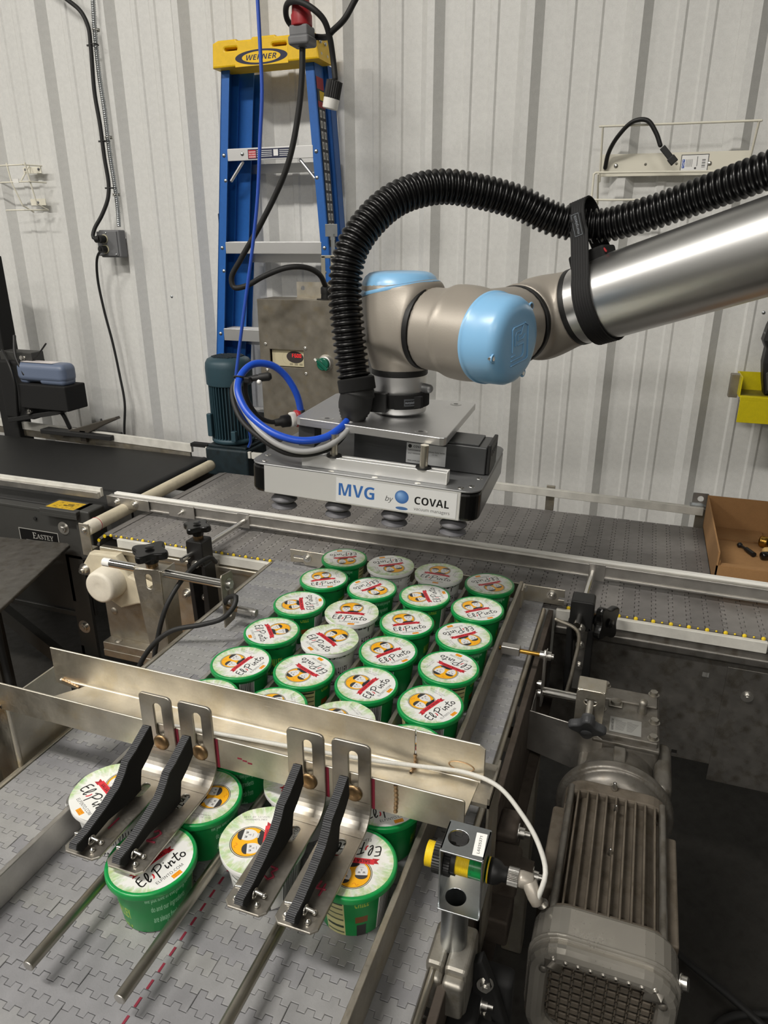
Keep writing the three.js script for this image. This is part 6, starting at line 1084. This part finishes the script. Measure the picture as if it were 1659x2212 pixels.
// ---------- cardboard tray with fittings ----------
{
  const t = thing('cardboard_tray', 'open cardboard box of loose brass fittings on the cross conveyor', 'box', [0.87, 0.86, -0.80]);
  const X0 = 0.694, X1 = 1.05, Z0 = -1.000, Z1 = -0.565, Y0 = 0.8525, Y1 = 0.925;
  obj('base', box(X0, X1, Y0, Y0 + 0.004, Z0, Z1), M.cardboard, t);
  obj('rear_wall', box(X0, X1, Y0, Y1 + 0.03, Z0, Z0 + 0.004), M.cardboard, t);
  obj('front_wall', [box(X0, X1, Y0, Y1 - 0.012, Z1 - 0.004, Z1), box(X0 + 0.01, X1, Y1 - 0.016, Y1 - 0.011, Z1 - 0.02, Z1 - 0.001)], M.cardboard, t);
  obj('side_wall', [box(X0, X0 + 0.004, Y0, Y1 + 0.025, Z0, Z1), box(X0 + 0.005, X0 + 0.009, Y0, Y1, Z0 + 0.006, Z1 - 0.006)], M.cardboard, t);
  obj('side_wall', box(X1 - 0.004, X1, Y0, Y1 + 0.02, Z0, Z1), M.cardboard, t);
  obj('inner_flap', box(X0 + 0.02, X0 + 0.16, Y0 + 0.0042, Y0 + 0.0075, Z0 + 0.006, -0.90), M.cardboard, t);
  const F = 'loose fittings in the cardboard box', y = Y0 + 0.004;
  const a = thing('cable_end', 'small black bulb-ended part lying in the cardboard box', 'fitting', [0.79, y, -0.83], F);
  obj('stem', cyl([0.796, y + 0.008, -0.826], [0.812, y + 0.008, -0.790], 0.0065, 0.007, 14), M.black, a);
  obj('bulb', [new THREE.SphereGeometry(0.0075, 14, 10).translate(0.782, y + 0.0078, -0.852), cyl([0.784, y + 0.008, -0.849], [0.797, y + 0.008, -0.824], 0.0035, 0.0035, 10)], M.black, a);
  const b = thing('brass_fitting', 'ribbed brass ring fitting in the cardboard box', 'fitting', [0.842, y, -0.87], F);
  obj('ring', lathe([[0.009, 0], [0.016, 0], [0.0165, 0.006], [0.015, 0.008], [0.016, 0.012], [0.0155, 0.02], [0.009, 0.022]], [0.838, y + 0.016, -0.880], [0.8, 0.1, 0.5], 24), M.brass, b);
  obj('cap', cyl([0.858, y + 0.020, -0.868], [0.872, y + 0.022, -0.86], 0.012, 0.012, 18), M.black, b);
  const c = thing('wooden_dowel', 'pale rounded wooden peg in the cardboard box', 'peg', [0.86, y, -0.83], F);
  obj('peg', [cyl([0.845, y + 0.011, -0.822], [0.888, y + 0.013, -0.836], 0.0105, 0.0105, 18), new THREE.SphereGeometry(0.0105, 16, 12).translate(0.845, y + 0.011, -0.822)], mat('#c9a66b', 0.7), c);
  const d = thing('glass_cylinder', 'black-capped metal and white cylinder in the cardboard box', 'fitting', [0.85, y, -0.78], F);
  obj('cap', lathe([[0, 0], [0.009, 0.001], [0.0115, 0.006], [0.0115, 0.018], [0, 0.02]], [0.826, y + 0.012, -0.778], [0.94, 0.05, -0.3], 20), M.blackGloss, d);
  obj('body', cyl([0.843, y + 0.013, -0.7835], [0.862, y + 0.0135, -0.7895], 0.0112, 0.0112, 20), M.chrome, d);
  obj('white_part', cyl([0.862, y + 0.0135, -0.7895], [0.90, y + 0.014, -0.801], 0.0115, 0.0115, 20), M.white, d);
}
// ---------- black infeed machine on the left ----------
{
  const t = thing('infeed_conveyor', 'dark machine with a wide black belt feeding the cross conveyor', 'conveyor', [-1.7, 0, -0.78]);
  const X1 = -1.135;
  obj('belt', [box(-3.2, X1 - 0.03, 0.822, 0.858, -1.125, -0.475, 0.006), cyl([X1 - 0.032, 0.832, -1.125], [X1 - 0.032, 0.832, -0.475], 0.026, 0.026, 28)], M.blackBelt, t);
  obj('belt_seam', box(-3.2, X1 - 0.04, 0.858, 0.8595, -0.66, -0.648), M.blackMatte, t);
  const f = obj('side_frame', [box(-3.2, -1.138, 0.69, 0.842, -0.452, -0.440), box(-3.2, -1.30, 0.842, 0.852, -0.480, -0.440, 0.002)], M.machine, t);
  obj('side_frame', box(-3.2, -1.15, 0.69, 0.842, -1.16, -1.145), M.machine, t);
  const hood = obj('end_cover', [box(-1.318, -1.170, 0.856, 0.872, -0.500, -0.408, 0.003), box(-1.196, -1.136, 0.70, 0.872, -0.500, -0.425, 0.006), box(-1.318, -1.17, 0.846, 0.858, -0.414, -0.408, 0.001)], M.machine, t);
  const wl = canvasTex(256, 128, c => { c.fillStyle = '#c9a419'; c.fillRect(0, 0, 256, 128); c.fillStyle = '#5b4a10'; for (let i = 0; i < 60; i++) c.fillRect(rr(30, 240), rr(10, 120), rr(3, 30), rr(2, 5)); c.fillStyle = '#221c08'; c.fillRect(130, 40, 60, 12); c.fillRect(110, 62, 90, 10); });
  obj('warning_label', new THREE.PlaneGeometry(0.112, 0.06).rotateX(-Math.PI / 2).translate(-1.248, 0.8725, -0.452), mat('#ffffff', 0.5, 0, { map: wl }), hood, true);
  const et = canvasTex(256, 96, c => { c.fillStyle = '#1a1a1a'; c.fillRect(0, 0, 256, 96); c.strokeStyle = '#bdbdb8'; c.lineWidth = 5; c.strokeRect(4, 4, 248, 88); c.fillStyle = '#d5d5d0'; c.font = '46px serif'; c.fillText('E', 86, 52); c.font = '34px serif'; c.fillText('ASTEY', 114, 50); c.fillStyle = '#8c8c88'; c.fillRect(40, 62, 60, 16); });
  obj('maker_plate', new THREE.PlaneGeometry(0.17, 0.064).translate(-1.375, 0.742, -0.4395), mat('#ffffff', 0.4, 0.4, { map: et }), f, true);
  obj('bolt', nut([-1.262, 0.795, -0.440], [0, 0, 1], 0.015, 0.008, 0.004), M.fastener, f);
  each('bolt', [bolt([-1.375, 0.815, -0.440], [0, 0, 1], 0.007, 0.004, 0)], M.machineDark, f);
  obj('leg', [box(-1.275, -1.205, 0, 0.70, -0.452, -0.44), box(-1.275, -1.263, 0, 0.70, -0.51, -0.44)], M.machine, t);
  obj('leg', [box(-1.26, -1.19, 0, 0.70, -1.15, -1.09)], M.machine, t);
  obj('leg_bolt', nut([-1.245, 0.43, -0.44], [0, 0, 1], 0.016, 0.008, 0.004), M.fastener, t);
  obj('skirt_panel', box(-3.2, -1.205, 0.47, 0.70, -0.470, -0.460), M.machine, t);
  obj('skirt_edge', box(-3.2, -1.27, 0.455, 0.475, -0.468, -0.452, 0.003), M.machine, t);
  obj('diagonal_brace', [extr([[-1.75, 0.62], [-1.75, 0.56], [-1.0, 0.10], [-1.0, 0.16]], 0.03).translate(0, 0, -0.40)], M.machine, t);
  // rails of the black belt
  const r1 = thing('guide_rail', 'white-topped rail ending above the near side of the black belt', 'rail', [-1.6, 0.9, -0.48]);
  obj('plastic_strip', box(-3.2, -1.128, 0.905, 0.934, -0.495, -0.484, 0.001), M.hdpe, r1);
  obj('steel_channel', [box(-3.2, -1.130, 0.902, 0.922, -0.484, -0.470, 0.001)], M.steelClean, r1);
  obj('bracket', box(-2.2, -2.16, 0.84, 0.91, -0.475, -0.45), M.steelDull, r1);
  const r2 = thing('guide_rail', 'worn white rail along the wall side of the black belt', 'rail', [-1.9, 0.9, -1.13]);
  { const g = box(-3.0, -1.215, 0.876, 0.910, -1.005, -0.990, 0.001), p = g.attributes.position; for (let i = 0; i < p.count; i++) p.setZ(i, p.getZ(i) + (p.getX(i) + 1.2) * 0.075 - 0.12); obj('plastic_strip', g, M.hdpe, r2); const g3 = box(-3.0, -1.225, 0.845, 0.876, -1.003, -0.994), q = g3.attributes.position; for (let i = 0; i < q.count; i++) q.setZ(i, q.getZ(i) + (q.getX(i) + 1.2) * 0.075 - 0.12); obj('bracket', g3, M.steelDull, r2); }
  // small work table in front
  const w = thing('side_table', 'grey metal table top with a worn corner beside the machine', 'table', [-1.4, 0, -0.2]);
  const top = [[-1.62, -0.37], [-1.235, -0.420], [-1.218, -0.410], [-1.212, -0.390], [-1.085, -0.02], [-1.0, 0.25], [-1.62, 0.25]];
  obj('table_top', extr(top.map(p => [p[0], -p[1]]), 0.012, 0.003).rotateX(-Math.PI / 2).translate(0, 0.742, 0), M.tableGrey, w);
  each('bolt', [nut([-1.262, 0.72, -0.33], [0.9, -0.1, 0.4], 0.009, 0.008, 0.004), bolt([-1.250, 0.725, -0.35], [0.9, 0, 0.4], 0.010, 0.006, 1.3)], M.fastener, w);
  each('leg', [box(-1.5, -1.45, 0, 0.742, -0.30, -0.25), box(-1.5, -1.45, 0, 0.742, 0.15, 0.20)], M.machine, w);
  tag(obj('hanging_cord', tube([[-1.10, 0.735, 0.0], [-1.08, 0.62, 0.02], [-1.02, 0.45, 0.06], [-0.93, 0.22, 0.12], [-0.86, 0.02, 0.18]], 0.009, 50, 10), M.rubber), 'black cord dropping from under the grey side table', 'cord');
}
{
  // coding printer on the far side of the black belt
  const t = thing('coding_printer', 'black coding printer head assembly with cables behind the black belt', 'printer', [-1.95, 0, -1.2]);
  obj('mount_column', box(-2.26, -2.165, 0, 1.62, -1.24, -1.16, 0.006), M.blackMatte, t);
  obj('head_block', [box(-2.04, -1.785, 1.005, 1.11, -1.20, -1.08, 0.006), box(-2.16, -2.0, 0.95, 1.20, -1.22, -1.10, 0.01)], M.blackMatte, t);
  obj('upper_arm', [box(-2.16, -1.985, 1.19, 1.235, -1.20, -1.13, 0.004), box(-2.16, -1.99, 1.12, 1.165, -1.16, -1.11, 0.004)], M.machine, t);
  obj('base_plate', [extr([[-2.14, 0.93], [-2.14, 0.95], [-1.86, 1.005], [-1.83, 1.0], [-1.86, 0.985]], 0.05, 0.002).translate(0, 0, -1.14), box(-2.0, -1.62, 0.885, 0.905, -1.20, -1.12, 0.003)], M.machineDark, t);
  obj('antenna_wire', wire([[-1.985, 1.20, -1.14], [-1.905, 1.275, -1.14]], 0.0035, 8), M.black, t);
  obj('cable', tube([[-2.13, 1.24, -1.12], [-2.06, 1.18, -1.08], [-2.04, 1.10, -1.07], [-2.06, 1.02, -1.08], [-2.09, 0.95, -1.1]], 0.006, 30, 8), M.black, t);
  obj('cable', tube([[-2.07, 1.30, -1.14], [-2.04, 1.22, -1.1], [-2.0, 1.15, -1.09]], 0.007, 24, 8), M.black, t);
  obj('cable', tube([[-1.89, 1.01, -1.13], [-1.86, 0.97, -1.13], [-1.85, 0.92, -1.14]], 0.009, 20, 8), M.black, t);
  obj('bolt', nut([-2.01, 0.985, -1.09], [0, 1, 0.3], 0.009, 0.010, 0.006), M.fastener, t);
  obj('bolt', nut([-2.035, 1.212, -1.13], [0, 0.2, 1], 0.010, 0.008, 0.003), M.fastener, t);
  obj('roller_arm', [extr([[-1.90, 0.87], [-1.88, 0.90], [-1.70, 0.955], [-1.60, 0.985], [-1.595, 0.975], [-1.69, 0.935], [-1.80, 0.88]], 0.03, 0.003).translate(0, 0, -1.17), box(-1.80, -1.77, 0.86, 0.91, -1.17, -1.14)], mat('#57524b', 0.5, 0.6), t);
  obj('arm_screw', [lathe([[0.012, 0], [0.010, 0.006], [0.004, 0.010], [0.005, 0.016], [0, 0.018]], [-1.685, 0.952, -1.155], [0, 1, 0.2], 12)], M.machineDark, t);
  const k = thing('ink_cartridge', 'bluish grey plastic ink cartridge lying on the black printer head', 'cartridge', [-1.93, 1.11, -1.12]);
  const b = box(-2.045, -1.795, 1.105, 1.200, -1.175, -1.085, 0.022);
  obj('bottle', [box(-2.045, -1.79, 1.118, 1.200, -1.175, -1.085, 0.026), box(-2.04, -1.99, 1.108, 1.15, -1.165, -1.095, 0.015), box(-1.93, -1.795, 1.108, 1.16, -1.170, -1.09, 0.018)], M.ink, k);
  const ct = canvasTex(256, 96, c => { c.fillStyle = '#dcd6d4'; c.fillRect(0, 0, 256, 96); c.fillStyle = '#a09a9c'; for (let i = 0; i < 4; i++) c.fillRect(50, 22 + i * 15, 130 - i * 12, 5); });
  obj('paper_label', new THREE.PlaneGeometry(0.17, 0.055).rotateX(-Math.PI / 2).translate(-1.935, 1.2006, -1.125), mat('#ffffff', 0.6, 0, { map: ct }), k, true);
}
// ---------- odds and ends ----------
{
  const fc = tag(obj('flattened_carton', extr([[-1.75, -0.55], [-0.72, -0.48], [-0.70, 0.28], [-1.7, 0.2]], 0.012, 0.002).rotateX(-Math.PI / 2).translate(0, 0.001, 0), M.cardboard), 'flattened brown carton lying on the floor under the side table', 'carton');
  const g = thing('sensor_housing', 'brass-faced round sensor on a dark stand at the belt edge', 'sensor', [-0.50, 0, 0.56]);
  obj('brass_face', lathe([[0.0, 0], [0.018, 0], [0.02, 0.004], [0.016, 0.010], [0, 0.012]], [-0.482, 0.935, 0.56], [1, 0.1, 0.5], 24), M.brass, g);
  obj('housing', [lathe([[0.0, 0], [0.022, 0], [0.022, 0.06], [0.017, 0.07], [0, 0.07]], [-0.490, 0.85, 0.57], [0, 1, 0], 24), cyl([-0.51, 0.935, 0.555], [-0.482, 0.935, 0.56], 0.02, 0.02, 20)], mat('#5d625e', 0.5, 0.5, { map: T.grime }), g);
  obj('stand', box(-0.51, -0.47, 0, 0.85, 0.55, 0.59), M.steelDull, g);
  tag(obj('floor_cable', tube([[1.5, 0.012, -0.02], [1.15, 0.012, -0.10], [0.95, 0.012, -0.12], [0.80, 0.012, -0.05], [0.78, 0.012, 0.12], [0.86, 0.012, 0.28], [0.98, 0.012, 0.30], [1.06, 0.012, 0.18], [1.0, 0.014, 0.02], [0.86, 0.018, -0.10], [0.72, 0.012, -0.2]], 0.009, 120, 10), M.rubber), 'black cable coiled in a loop on the dark floor', 'cable');
}
renderer.render(scene, camera);
